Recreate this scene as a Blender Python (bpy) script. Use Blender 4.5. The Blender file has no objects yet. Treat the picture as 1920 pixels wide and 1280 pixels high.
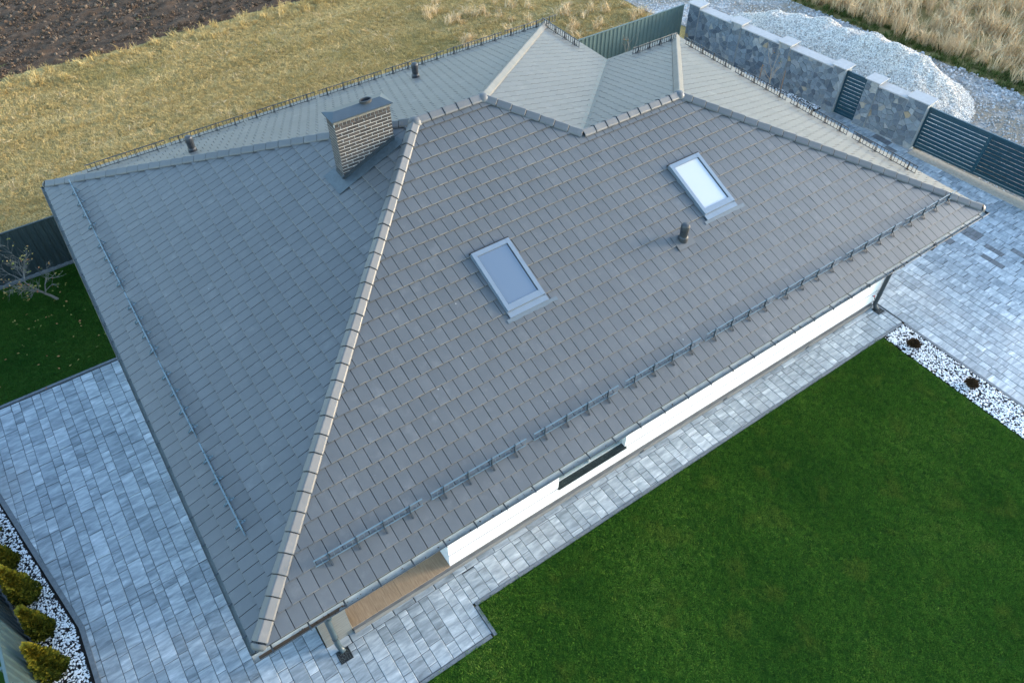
import bpy, math, random
from mathutils import Vector, Matrix, noise as mnoise
R = random.Random(7)
C = bpy.context.scene.collection
scene = bpy.context.scene
rad = math.radians
E = 2.95                      # eave height above the paving

# ------------------------------------------------------------ camera, sky, sun
cam_d = bpy.data.cameras.new('camera')
cam = bpy.data.objects.new('camera', cam_d); C.objects.link(cam)
cam.location = (0.825, -5.718, 11.7915 + E)
cam.rotation_euler = (rad(42.1786), 0, rad(-34.6223))
cam_d.sensor_width = 36; cam_d.lens = 26.51; cam_d.clip_end = 2000; cam_d.clip_start = .1
scene.camera = cam
SUN_EL, SUN_AZ = 10.0, 108.0          # azimuth clockwise from +Y
w = bpy.data.worlds.new('World'); scene.world = w; w.use_nodes = True
nt = w.node_tree; nt.nodes.clear()
sky = nt.nodes.new('ShaderNodeTexSky'); sky.sky_type = 'NISHITA'; sky.sun_disc = False
sky.sun_elevation = rad(SUN_EL); sky.sun_rotation = rad(SUN_AZ); sky.air_density = 1.0; sky.dust_density = 0.7; sky.ozone_density = 1.7
bg = nt.nodes.new('ShaderNodeBackground'); bg.inputs[1].default_value = 0.15
wo = nt.nodes.new('ShaderNodeOutputWorld')
nt.links.new(sky.outputs[0], bg.inputs[0]); nt.links.new(bg.outputs[0], wo.inputs[0])
sl = bpy.data.lights.new('sun', 'SUN'); sl.energy = .85; sl.angle = rad(14); sl.color = (1, .90, .78)
so = bpy.data.objects.new('sun', sl); C.objects.link(so)
sd = Vector((math.sin(rad(SUN_AZ))*math.cos(rad(SUN_EL)), math.cos(rad(SUN_AZ))*math.cos(rad(SUN_EL)), math.sin(rad(SUN_EL))))
so.rotation_euler = sd.to_track_quat('Z', 'Y').to_euler(); so.location = sd*60
scene.view_settings.view_transform = 'Standard'; scene.view_settings.look = 'None'
scene.view_settings.exposure = 2.68; scene.view_settings.gamma = 1; scene.view_settings.use_curve_mapping = False

# ------------------------------------------------------------ materials
class NT:
    def __init__(s, name):
        s.m = bpy.data.materials.new(name); s.m.use_nodes = True; s.t = s.m.node_tree
        s.b = s.t.nodes['Principled BSDF']
    def n(s, typ, **kw):
        x = s.t.nodes.new(typ)
        for k, v in kw.items(): setattr(x, k, v)
        return x
    def l(s, a, b): s.t.links.new(a, b)
    def pos(s, off=0.0, sc=(1, 1, 1), rot=(0, 0, 0)):
        g = s.n('ShaderNodeNewGeometry'); v = g.outputs['Position']
        if off:
            mu = s.n('ShaderNodeVectorMath', operation='MULTIPLY_ADD'); s.l(s.rnd3(), mu.inputs[0])
            mu.inputs[1].default_value = (off, off, off); s.l(v, mu.inputs[2]); v = mu.outputs[0]
        mp = s.n('ShaderNodeMapping'); mp.inputs['Scale'].default_value = sc; mp.inputs['Rotation'].default_value = rot
        s.l(v, mp.inputs[0]); return mp.outputs[0]
    def rnd(s):
        a = s.n('ShaderNodeAttribute', attribute_name='rnd'); o = s.n('ShaderNodeObjectInfo')
        ad = s.n('ShaderNodeMath', operation='ADD'); s.l(a.outputs['Fac'], ad.inputs[0]); s.l(o.outputs['Random'], ad.inputs[1])
        f = s.n('ShaderNodeMath', operation='FRACT'); s.l(ad.outputs[0], f.inputs[0]); return f.outputs[0]
    def rnd3(s):
        wn = s.n('ShaderNodeTexWhiteNoise', noise_dimensions='1D'); s.l(s.rnd(), wn.inputs['W']); return wn.outputs['Color']
    def noise(s, vec, scale, detail=4, rough=.55, dist=0):
        x = s.n('ShaderNodeTexNoise'); s.l(vec, x.inputs['Vector'])
        x.inputs['Scale'].default_value = scale; x.inputs['Detail'].default_value = detail
        x.inputs['Roughness'].default_value = rough; x.inputs['Distortion'].default_value = dist
        return x.outputs['Fac']
    def ramp(s, fac, stops, interp='LINEAR'):
        x = s.n('ShaderNodeValToRGB'); s.l(fac, x.inputs[0]); e = x.color_ramp.elements; x.color_ramp.interpolation = interp
        while len(e) < len(stops): e.new(.5)
        for el, (p, c) in zip(e, stops):
            el.position = p; el.color = (*c, 1) if len(c) == 3 else c
        return x.outputs[0]
    def mix(s, fac, a, b, mode='MIX'):
        x = s.n('ShaderNodeMix', data_type='RGBA', blend_type=mode)
        if isinstance(fac, (int, float)): x.inputs[0].default_value = fac
        else: s.l(fac, x.inputs[0])
        for v, i in ((a, 6), (b, 7)):
            if isinstance(v, (tuple, list)): x.inputs[i].default_value = (*v, 1)
            else: s.l(v, x.inputs[i])
        return x.outputs[2]
    def mul(s, a, b, add=None):
        x = s.n('ShaderNodeMath', operation='MULTIPLY' if add is None else 'MULTIPLY_ADD')
        for v, i in ((a, 0), (b, 1), (add, 2)):
            if v is None: continue
            if isinstance(v, (int, float)): x.inputs[i].default_value = v
            else: s.l(v, x.inputs[i])
        return x.outputs[0]
    def scale(s, col, fac):          # colour times a value
        x = s.n('ShaderNodeVectorMath', operation='SCALE'); s.l(col, x.inputs[0]); s.l(fac, x.inputs['Scale']); return x.outputs[0]
    def bump(s, h, dist=.01, strength=.5):
        x = s.n('ShaderNodeBump'); x.inputs['Strength'].default_value = strength; x.inputs['Distance'].default_value = dist
        s.l(h, x.inputs['Height']); s.l(x.outputs[0], s.b.inputs['Normal'])
    def out(s, col, rough=.7, spec=.5, metal=0):
        if isinstance(col, (tuple, list)): s.b.inputs['Base Color'].default_value = (*col, 1)
        else: s.l(col, s.b.inputs['Base Color'])
        if isinstance(rough, (int, float)): s.b.inputs['Roughness'].default_value = rough
        else: s.l(rough, s.b.inputs['Roughness'])
        s.b.inputs['Specular IOR Level'].default_value = spec; s.b.inputs['Metallic'].default_value = metal
        return s.m

def plain(name, col, rough=.6, spec=.5, metal=0, var=.15, sc=6.0, bump=0):
    k = NT(name); n = k.noise(k.pos(), sc, 5)
    c = k.ramp(n, [(.25, tuple(v*(1-var) for v in col)), (.75, tuple(min(1, v*(1+var)) for v in col))])
    if bump: k.bump(n, bump)
    return k.out(c, rough, spec, metal)

def pieces(name, stops, rough=.6, spec=.4, own=.35, sc=9.0, bump=.004, var=.22):
    """one colour per piece out of a ramp, with fine mottling"""
    k = NT(name); c = k.ramp(k.rnd(), stops); n = k.noise(k.pos(40), sc, 6, .6)
    c = k.scale(c, k.mul(n, 2*var, 1-var))
    if bump: k.bump(n, bump, .6)
    return k.out(c, rough, spec)

M = {}
def roof_mat(name, a, b):
    k = NT(name); r = k.rnd()
    c = k.mix(r, a, b)
    n1 = k.noise(k.pos(), .35, 3); n2 = k.noise(k.pos(30), 7, 6, .65); n3 = k.noise(k.pos(), 140, 2)
    c = k.scale(c, k.mul(n1, .30, .85)); c = k.scale(c, k.mul(n2, .26, .87))
    stn = k.noise(k.pos(0, (1.6, .35, 1)), 1.3, 6, .7); c = k.mix(k.mul(k.ramp(stn, [(.55, (0, 0, 0)), (.75, (1, 1, 1))]), .30), c, (.15, .15, .145))
    d = k.noise(k.pos(20), 2.2, 6, .7); c = k.mix(k.mul(k.ramp(d, [(.56, (0, 0, 0)), (.74, (1, 1, 1))]), .22), c, (.26, .25, .235))
    sp = k.noise(k.pos(), 46, 1); c = k.mix(k.ramp(sp, [(.80, (0, 0, 0)), (.83, (.5, .5, .5))]), c, (.45, .45, .42))
    k.bump(n3, .0015, .35)
    return k.out(c, k.mul(n2, .18, .40), .5)
M['tile'] = roof_mat('clay_tile', (.085, .0885, .089), (.0965, .0995, .0995))
M['nose'] = roof_mat('sunlit_tile_edge', (.145, .144, .136), (.175, .171, .158))  # paler than the tile: sunlight on the noses put into the colour
M['cap'] = roof_mat('ridge_tile', (.088, .092, .094), (.104, .106, .106))
M['deck'] = plain('roof_membrane', (.025, .027, .03), .9)
M['metal_dark'] = plain('anthracite_metal', (.035, .045, .052), .45, .5, 0)
M['metal_blue'] = plain('coated_blue_grey_metal', (.09, .14, .17), .42, .5, 0, .1)
M['gutter'] = plain('gutter_inside', (.30, .325, .31), .5, .5, 0, .2, 9)
M['flash'] = plain('lead_flashing', (.075, .095, .105), .5, .5, .3, .25, 14, .004)
M['apron'] = plain('window_apron', (.10, .125, .14), .5, .5, .1, .12, 10)
M['sky_frame'] = plain('window_cladding', (.20, .235, .265), .32, .5, .4, .06)
M['white'] = plain('white_render', (.74, .745, .75), .8, .3, 0, .02, 3)
M['plinth'] = None
k = NT('plinth_render'); c = k.ramp(k.noise(k.pos(0, (1, 6, 14)), 4, 5), [(.3, (.11, .11, .107)), (.7, (.185, .183, .178))]); M['plinth'] = k.out(c, .85, .3)
k = NT('pillar_cladding'); c = k.ramp(k.noise(k.pos(0, (2, 2, 55)), 2.5, 5), [(.3, (.10, .107, .105)), (.7, (.20, .21, .205))]); M['pillar'] = k.out(c, .8, .3)
k = NT('oak_floor'); n = k.noise(k.pos(50, (1, 1, 1)), 2.0, 4); g = k.noise(k.pos(50, (16, 1.6, 1)), 2.5, 7, .65, .6)
c = k.ramp(g, [(.25, (.20, .115, .06)), (.55, (.36, .235, .135)), (.8, (.44, .31, .19))]); c = k.scale(c, k.mul(n, .7, .68)); k.bump(g, .002); M['oak'] = k.out(k.mix(.30, c, (.20, .16, .12)), .55, .4)
M['frame_dark'] = plain('window_frame', (.05, .055, .06), .4)
M['frame_grey'] = plain('window_frame_grey', (.32, .36, .38), .4)
k = NT('granite_sill'); v = k.n('ShaderNodeTexVoronoi'); v.inputs['Scale'].default_value = 70; k.l(k.pos(), v.inputs['Vector'])
M['granite'] = k.out(k.ramp(v.outputs['Color'], [(.2, (.012, .016, .017)), (.75, (.03, .04, .04)), (.97, (.10, .12, .12))]), .28, .5)
k = NT('roof_window_glass'); M['glass'] = k.out((.07, .09, .115), .03, 1.0); k.b.inputs['Coat Weight'].default_value = 1.0; k.b.inputs['Coat Roughness'].default_value = .02; k.b.inputs['IOR'].default_value = 1.75
k = NT('pale_roof_window_glass'); M['glass_pale'] = k.out((.40, .41, .42), .1, .8); k.b.inputs['Coat Weight'].default_value = 1.0; k.b.inputs['Coat Roughness'].default_value = .02  # even pale base colour below a clear gloss coat
k = NT('window_glass'); M['wglass'] = k.out((.10, .16, .16), .04, .9)
M['rubber'] = plain('black_rubber', (.012, .012, .012), .7)
M['vent'] = plain('vent_plastic', (.032, .036, .04), .5)
M['brick'] = pieces('clinker_brick', [(0, (.036, .034, .035)), (.5, (.050, .046, .045)), (1, (.066, .058, .056))], .5, .4, sc=20, bump=.003)
M['mortar'] = plain('pale_mortar', (.50, .49, .47), .9, .2, 0, .1, 30)
M['stone'] = pieces('field_stone', [(0, (.07, .092, .115)), (.25, (.125, .158, .185)), (.6, (.185, .225, .25)), (.80, (.10, .12, .135)), (.95, (.26, .285, .29)), (.98, (.27, .27, .24)), (1, (.28, .23, .15))], .75, .3, sc=14, bump=.02, var=.4)
M['stone_mortar'] = plain('wall_mortar', (.30, .325, .335), .9, .2, 0, .2, 20)
M['coping'] = plain('concrete_coping', (.36, .36, .355), .8, .3, 0, .1, 8)
M['gate'] = plain('petrol_paint', (.003, .040, .062), .42, .5, 0, .1)
M['fence_green'] = plain('green_grey_sheet', (.085, .125, .115), .45, .5, 0, .1, 2)
M['fence_dark'] = plain('dark_green_sheet', (.022, .036, .038), .5, .5, 0, .1, 2)
M['kerb'] = plain('kerb_concrete', (.15, .165, .175), .85, .3, 0, .25, 18, .004)
M['joint'] = plain('joint_sand', (.045, .047, .05), .95, .2, 0, .3, 30)
k = NT('concrete_paver')
st = k.noise(k.pos(60, (1.1, 4.5, 1)), 1.9, 5, .62, .5); fine = k.noise(k.pos(60), 55, 4, .7); pr = k.rnd3()
sx = k.n('ShaderNodeSeparateXYZ'); k.l(pr, sx.inputs[0])
big = k.noise(k.pos(0, (1, 1, 1)), .16, 3)
fac = k.mul(sx.outputs[0], .22, k.mul(big, .30, k.mul(st, 1.15, -.33)))
c = k.ramp(fac, [(.10, (.10, .116, .125)), (.31, (.20, .228, .242)), (.51, (.305, .336, .35)), (.69, (.45, .48, .49)), (.86, (.68, .69, .685))])
warm = k.noise(k.pos(), .30, 2); c = k.mix(k.mul(k.ramp(warm, [(.52, (0, 0, 0)), (.70, (1, 1, 1))]), .55), c, k.scale(c, k.mul(1, 1, 0)) if False else c)
c = k.mix(k.mul(k.ramp(warm, [(.54, (0, 0, 0)), (.72, (1, 1, 1))]), .5), c, (.27, .255, .235))
c = k.scale(c, k.mul(fine, .30, .85)); k.bump(fine, .002, .5)
M['paver'] = k.out(c, .62, .4)
k = NT('charcoal_paver'); st = k.noise(k.pos(60, (1.1, 4.5, 1)), 2.2, 5); M['paver_dark'] = k.out(k.ramp(st, [(.25, (.085, .088, .09)), (.75, (.20, .20, .20))]), .7, .4)
M['soil'] = plain('bed_soil', (.02, .017, .015), .95, .1, 0, .3, 20)
M['lawn_soil'] = plain('lawn_thatch', (.022, .055, .006), .95, .1, 0, .4, 8)
def leafy(name, stops, rough=.6, patch=.5, pscale=.8, stretch=(1, 1, 1), alt=None):
    k = NT(name); o = k.rnd(); p = k.noise(k.pos(0, stretch), pscale, 4)
    f = k.mul(o, 1-patch, k.mul(p, patch*1.8, -patch*.4)); c = k.ramp(f, stops)
    if alt:
        q = k.noise(k.pos(), alt[1], 3); c = k.mix(k.mul(k.ramp(q, [(alt[2], (0, 0, 0)), (alt[2]+.12, (1, 1, 1))]), alt[3]), c, alt[0])
    return k.out(c, rough, .06)
M['grass'] = leafy('lawn_blade', [(.02, (.010, .040, .006)), (.28, (.028, .086, .010)), (.55, (.052, .135, .014)), (.78, (.095, .185, .020)), (1, (.24, .30, .06))], .9, .42, .42, (1, .6, 1), alt=((.13, .16, .022), 1.1, .55, .45))
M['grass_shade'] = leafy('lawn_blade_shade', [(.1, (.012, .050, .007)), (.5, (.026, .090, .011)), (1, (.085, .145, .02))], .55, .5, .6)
M['hay'] = leafy('dry_blade', [(.05, (.20, .125, .045)), (.3, (.40, .27, .095)), (.55, (.55, .395, .155)), (.8, (.65, .495, .235)), (1, (.74, .62, .38))], .9, .5, .8, (.22, 1.3, 1), alt=((.22, .21, .07), .22, .55, .35))
M['hay_tall'] = leafy('tall_dry_blade', [(.05, (.34, .23, .12)), (.4, (.58, .42, .235)), (.75, (.68, .52, .31)), (1, (.74, .61, .41))], .8, .4, .4)
M['hay_green'] = leafy('wild_grass_blade', [(.1, (.03, .06, .012)), (.5, (.06, .09, .02)), (1, (.16, .15, .05))], .7, .4, .6)
k = NT('field_ground'); n = k.noise(k.pos(), .5, 6, .6); n2 = k.noise(k.pos(), 9, 5, .7)
c = k.ramp(n, [(.3, (.15, .12, .045)), (.5, (.26, .195, .075)), (.7, (.33, .26, .11))]); c = k.scale(c, k.mul(n2, 1.0, .45)); k.bump(n2, .03); M['field'] = k.out(c, .95, .1)
k = NT('ploughed_soil'); n = k.noise(k.pos(), 3.5, 8, .7); n2 = k.noise(k.pos(), 25, 5, .7)
c = k.ramp(n, [(.3, (.050, .031, .019)), (.6, (.102, .066, .042)), (.8, (.17, .12, .08))]); c = k.scale(c, k.mul(n2, .9, .5)); k.bump(n2, .04, .8); M['plough'] = k.out(c, .95, .15)
M['clod'] = pieces('soil_clod', [(0, (.050, .031, .019)), (.5, (.100, .066, .043)), (1, (.16, .113, .077))], .95, .15, sc=16, bump=.02, var=.35)
M['pebble'] = pieces('marble_chip', [(0, (.70, .70, .71)), (.6, (.86, .86, .86)), (.80, (.78, .77, .76)), (.86, (.10, .105, .12)), (1, (.03, .033, .04))], .55, .4, sc=20, bump=0, var=.1)
M['heapstone'] = pieces('white_chippings', [(0, (.26, .235, .205)), (.35, (.57, .525, .465)), (.75, (.80, .74, .66)), (.92, (.36, .29, .24)), (1, (.88, .83, .75))], .85, .3, sc=12, bump=0, var=.2)
M['crushed'] = pieces('crushed_stone', [(0, (.22, .215, .21)), (.4, (.36, .35, .34)), (.75, (.50, .49, .475)), (.9, (.34, .28, .24)), (1, (.62, .61, .60))], .85, .3, sc=12, bump=0, var=.2)
k = NT('heap_surface'); v = k.n('ShaderNodeTexVoronoi'); v.inputs['Scale'].default_value = 22; k.l(k.pos(), v.inputs['Vector'])
c = k.ramp(v.outputs['Color'], [(.1, (.26, .235, .205)), (.5, (.60, .555, .49)), (.9, (.80, .745, .67))]); k.bump(v.outputs['Distance'], .04, .8); M['heap'] = k.out(c, .9, .2)
k = NT('gravel_road'); n = k.noise(k.pos(), .5, 5, .6); v = k.n('ShaderNodeTexVoronoi'); v.inputs['Scale'].default_value = 16; k.l(k.pos(), v.inputs['Vector'])
c = k.mix(k.ramp(n, [(.38, (0, 0, 0)), (.56, (1, 1, 1))]), k.ramp(v.outputs['Color'], [(.2, (.24, .24, .23)), (.9, (.50, .50, .49))]), (.22, .185, .14)); k.bump(v.outputs['Distance'], .03); M['road'] = k.out(c, .95, .2)
M['bark'] = plain('grey_bark', (.20, .18, .155), .85, .2, 0, .3, 30)
M['bark_pale'] = plain('pale_bark', (.42, .33, .24), .85, .2, 0, .3, 30)
M['leaf_autumn'] = leafy('autumn_leaf', [(0, (.10, .12, .03)), (.4, (.26, .24, .06)), (.7, (.38, .22, .08)), (1, (.30, .09, .05))], .6, .1, 3)
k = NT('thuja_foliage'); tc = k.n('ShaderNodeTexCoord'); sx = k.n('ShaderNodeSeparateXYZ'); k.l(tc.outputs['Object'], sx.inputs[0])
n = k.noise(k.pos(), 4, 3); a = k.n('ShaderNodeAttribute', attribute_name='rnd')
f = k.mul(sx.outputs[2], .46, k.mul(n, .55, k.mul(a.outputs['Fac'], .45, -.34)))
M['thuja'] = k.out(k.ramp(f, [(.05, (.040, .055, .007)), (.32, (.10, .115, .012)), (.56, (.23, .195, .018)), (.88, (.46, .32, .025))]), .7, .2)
k = NT('brown_shrub'); n = k.noise(k.pos(), 12, 3); M['shrub_brown'] = k.out(k.ramp(n, [(.3, (.035, .02, .010)), (.7, (.105, .06, .025))]), .8, .2)
M['tap'] = plain('red_plastic', (.5, .05, .03), .4)

# ------------------------------------------------------------ mesh helpers
class MB:
    def __init__(s): s.v = []; s.f = []; s.m = []; s.r = []
    def add(s, verts, faces, mi=0, r=None):
        b = len(s.v); s.v += [tuple(p) for p in verts]
        r = R.random() if r is None else r
        for f in faces: s.f.append(tuple(b+i for i in f)); s.m.append(mi); s.r.append(r)
        return s
    def box(s, x0, x1, y0, y1, z0, z1, mi=0, r=None, X=None):
        vs = [Vector((x, y, z)) for z in (z0, z1) for x, y in ((x0, y0), (x1, y0), (x1, y1), (x0, y1))]
        if X is not None: vs = [X @ v for v in vs]
        return s.add(vs, [(3, 2, 1, 0), (4, 5, 6, 7), (0, 1, 5, 4), (1, 2, 6, 5), (2, 3, 7, 6), (3, 0, 4, 7)], mi, r)
    def bar(s, p, q, w, h, up=(0, 0, 1), mi=0, r=None):
        p = Vector(p); q = Vector(q); d = (q-p).normalized(); u = Vector(up); sde = d.cross(u).normalized(); u = sde.cross(d)
        X = Matrix((( d.x, sde.x, u.x, p.x), (d.y, sde.y, u.y, p.y), (d.z, sde.z, u.z, p.z), (0, 0, 0, 1)))
        return s.box(0, (q-p).length, -w/2, w/2, -h/2, h/2, mi, r, X)
    def tube(s, pts, rads, n=8, mi=0, cap=True, r=None):
        pts = [Vector(p) for p in pts]; rings = []
        ref = Vector((0, 0, 1))
        vs = []
        for i, p in enumerate(pts):
            d = (pts[min(i+1, len(pts)-1)]-pts[max(i-1, 0)]).normalized()
            a = d.orthogonal().normalized() if i == 0 else (a - d*a.dot(d)).normalized()
            b = d.cross(a); rr = rads[i] if isinstance(rads, (list, tuple)) else rads
            vs += [p + (a*math.cos(2*math.pi*j/n) + b*math.sin(2*math.pi*j/n))*rr for j in range(n)]
        fs = [(i*n+j, i*n+(j+1) % n, (i+1)*n+(j+1) % n, (i+1)*n+j) for i in range(len(pts)-1) for j in range(n)]
        if cap: fs += [tuple(range(n))[::-1], tuple((len(pts)-1)*n+j for j in range(n))]
        return s.add(vs, fs, mi, r)
    def prism(s, poly, d, mi=0, r=None, bev=0):
        """closed outline poly (list of Vector), extruded by vector d, optional chamfer towards the far end"""
        d = Vector(d); n = len(poly); poly = [Vector(p) for p in poly]
        if bev:
            c = sum(poly, Vector())/n
            top = [p + d + (c-p).normalized()*bev for p in poly]; mid = [p + d*.6 for p in poly]
            vs = poly+mid+top
            fs = [tuple(2*n+i for i in range(n))] + [(a*n+i, a*n+(i+1) % n, (a+1)*n+(i+1) % n, (a+1)*n+i) for a in (0, 1) for i in range(n)]
        else:
            vs = poly+[p+d for p in poly]
            fs = [tuple(n+i for i in range(n)), tuple(range(n))[::-1]] + [(i, (i+1) % n, n+(i+1) % n, n+i) for i in range(n)]
        return s.add(vs, fs, mi, r)
    def mesh(s, name, mats, smooth=False):
        me = bpy.data.meshes.new(name); me.from_pydata(s.v, [], s.f)
        for m in (mats if isinstance(mats, (list, tuple)) else [mats]): me.materials.append(M[m] if isinstance(m, str) else m)
        me.polygons.foreach_set('material_index', s.m)
        at = me.attributes.new('rnd', 'FLOAT', 'FACE'); at.data.foreach_set('value', s.r)
        if smooth: me.polygons.foreach_set('use_smooth', [True]*len(s.f))
        me.update(); return me
    def build(s, name, mats, parent=None, smooth=False, X=None, **props):
        return link(name, s.mesh(name, mats, smooth), parent, X, **props)

WM = {}
def link(name, data, parent=None, X=None, **props):
    o = bpy.data.objects.new(name, data); C.objects.link(o)
    X = X or Matrix.Identity(4); WM[o.name] = X
    if parent is not None:
        o.parent = parent; o.matrix_basis = WM[parent.name].inverted() @ X
    else: o.matrix_basis = X
    for k_, v_ in props.items(): o[k_] = v_
    return o
def thing(name, loc, label, cat, group=None, rz=0):
    o = link(name, None, None, Matrix.Translation(loc) @ Matrix.Rotation(rz, 4, 'Z')); o.empty_display_size = .2
    o['label'] = label; o['category'] = cat
    if group: o['group'] = group
    return o
def copy_tree(src, X, parent=None, **props):
    c = src.copy(); C.objects.link(c)
    old = WM[src.name]; WM[c.name] = X
    c.parent = parent
    c.matrix_basis = (WM[parent.name].inverted() @ X) if parent else X
    for ch in list(src.children):
        copy_tree(ch, X @ (old.inverted() @ WM[ch.name]), c)
    for k_, v_ in props.items(): c[k_] = v_
    return c
def clip(poly, a, b, c):
    """keep a*x+b*y<=c of a 2-D polygon"""
    out = []
    for i in range(len(poly)):
        p, q = poly[i], poly[(i+1) % len(poly)]
        dp = a*p[0]+b*p[1]-c; dq = a*q[0]+b*q[1]-c
        if dp <= 0: out.append(p)
        if (dp < 0 < dq) or (dq < 0 < dp):
            t = dp/(dp-dq); out.append((p[0]+(q[0]-p[0])*t, p[1]+(q[1]-p[1])*t))
    return out
def area(p): return abs(sum(p[i][0]*p[(i+1) % len(p)][1]-p[(i+1) % len(p)][0]*p[i][1] for i in range(len(p))))/2 if len(p) > 2 else 0
CAM = cam.location.copy()
TRANS = Matrix.Translation

# ------------------------------------------------------------ ground
def sheet(name, pts, z, mat, thick=.06, **props):
    b = MB(); b.prism([Vector((x, y, z-thick)) for x, y in pts], (0, 0, thick)); return b.build(name, mat, kind='structure', **props)
sheet('terrain', [(-300, -300), (400, -300), (400, 400), (-300, 400)], -.06, 'field', .2)
sheet('lawn_ground', [(-12, -14), (16.57, -14), (16.57, -.2), (3.78, -.2), (3.78, -.9), (-12, -.9)], 0.0, 'lawn_soil', .05)
sheet('back_lawn_ground', [(-5.9, 10.66), (.6, 10.66), (.6, 15.05), (-5.9, 15.05)], 0.0, 'lawn_soil', .05)
sheet('neighbour_ground', [(-30, -20), (-12.1, -20), (-12.1, -1), (-3.75, -1), (-3.75, 4), (-5.95, 15.2), (-30, 15.2)], -.045, 'lawn_soil', .1)
sheet('gravel_road', [(25.2, -25), (31.2, -25), (31.2, 6), (30.4, 15), (29.6, 40), (24.6, 40), (24.3, 18.3), (24.9, 15.3)], -.03, 'road', .1)

# paving ---------------------------------------------------------------
pcache = {}
def paver_mesh(w_, l_, mat='paver'):
    key = (round(w_, 3), round(l_, 3), mat)
    if key not in pcache:
        b = MB(); g = .004; e = .009; x, y = w_/2-g, l_/2-g
        vs = [(sx*(x-i), sy*(y-i), z) for z, i in ((-.055, 0), (-.008, 0), (0, e)) for sx, sy in ((-1, -1), (1, -1), (1, 1), (-1, 1))]
        b.add(vs, [(8, 9, 10, 11)] + [(a*4+i, a*4+(i+1) % 4, (a+1)*4+(i+1) % 4, (a+1)*4+i) for a in (0, 1) for i in range(4)], 0, 0)
        pcache[key] = b.mesh('paver', mat)
    return pcache[key]
def paver_rects(x0, x1, y0, y1, seed, anchor=-2.42):
    rr = random.Random(seed); out = []; i0 = int((x0-anchor)//.48)-1; x = anchor+i0*.48; narrow = True
    while x < x1:
        wd = .195 if narrow else .285
        y = y0-rr.random()*.6
        while y < y1:
            ln = rr.choice((.28, .35, .39)) if narrow else .665
            a, b2, c_, d_ = max(x, x0), min(x+wd, x1), max(y, y0), min(y+ln, y1)
            if b2-a > .03 and d_-c_ > .03: out.append((a, b2, c_, d_))
            y += ln
        x += wd; narrow = not narrow
    return out
def pave(name, rects, z, slab, cut=(), dark=None, keep=300):
    base = sheet(name, slab, z-.012, 'joint', .05)
    items = []
    for (a, b, c_, d_) in rects:
        poly = [(a, c_), (b, c_), (b, d_), (a, d_)]
        full = area(poly)
        for h in (cut((c_+d_)/2) if callable(cut) else cut):
            poly = clip(poly, *h)
            if len(poly) < 3: break
        if area(poly) < .002: continue
        cx, cy = (a+b)/2, (c_+d_)/2
        items.append(((Vector((cx, cy, 0))-CAM).length, poly, (a, b, c_, d_), area(poly) < full*.999))
    def seen(i):
        x, y = i[1][0]; return not (1.3 < x < 17 and 1.2 < y)
    vis = sorted([i for i in items if seen(i)], key=lambda i: i[0])
    st = MB()
    for n_, (d, poly, (a, b, c_, d_), cutp) in enumerate(vis):
        jz = R.uniform(-.0025, .0025); mt = 'paver'
        if dark and dark((a+b)/2, (c_+d_)/2): mt = 'paver_dark'
        if n_ < keep and not cutp:
            X = TRANS(((a+b)/2, (c_+d_)/2, z+jz)) @ Matrix.Rotation(R.uniform(-.006, .006), 4, 'X') @ Matrix.Rotation(R.uniform(-.006, .006), 4, 'Y')
            link('paver', paver_mesh(b-a, d_-c_, mt), base, X)
        else:
            pts = [Vector((x, y, z-.055+jz)) for x, y in poly]; c0 = sum(pts, Vector())/len(pts)
            pts = [p+(c0-p).normalized()*.005 for p in pts]
            if n_ < keep:
                MB().prism(pts, (0, 0, .055), bev=.008).build('paver', mt, base)
            else: st.prism(pts, (0, 0, .055), 0 if mt == 'paver' else 1, bev=.008)
    if st.v: st.build('paver_rest', ['paver', 'paver_dark'], base, kind='stuff')
    return base
# left patio, bounded by the slanted kerb of the shrub bed
kd = (.188, 3.85, -2.8)        # slant, bend y, bend x
cutL = [(-1, -kd[0], 2.8-kd[0]*3.85)]
pave('patio', paver_rects(-4.06, .94, -.82, 3.85, 1) + paver_rects(-4.06, .94, 3.85, 10.52, 11), 0, [(-2.78, -.84), (.937, -.84), (.937, 10.54), (-4.05, 10.54), (-2.78, 3.85)], lambda y: cutL if y > 3.85 else [(-1, 0, 2.8)])
pave('front_patio', paver_rects(.94, 3.73, -.82, .56, 2) + [(a, min(a+.46, 3.73), .56, .76) for a in [.94+.47*i for i in range(6)]], 0, [(.943, -.84), (3.72, -.84), (3.72, .8), (.943, .8)])
row = []; x = 3.73
while x < 17.25:
    l_ = R.choice((.30, .40, .47)); row.append((x, min(x+l_, 17.3), .56, .76)); x += l_
pave('garden_path', paver_rects(3.73, 17.3, -.12, .56, 3, 8.98) + row, 0, [(3.735, -.13), (17.3, -.13), (17.3, .8), (3.735, .8)])
def charcoal(x, y):
    v = mnoise.noise((x*.55, y*.22, 3.3)); return (x > 20 and v > .36 and R.random() < .25) or (x > 18 and R.random() < .004)
pave('driveway', paver_rects(17.52, 24.8, -9, 8.4, 4, 18.3) + paver_rects(17.52, 23.0, 8.4, 13.5, 6, 18.3) + paver_rects(17.305, 17.52, -.12, 10, 5, 17.3), 0, [(17.305, -.12), (17.53, -.12), (17.53, -9), (24.8, -9), (24.8, 5), (24.3, 8.5), (23.0, 8.5), (23.0, 13.5), (17.305, 13.5)], dark=charcoal)

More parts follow.
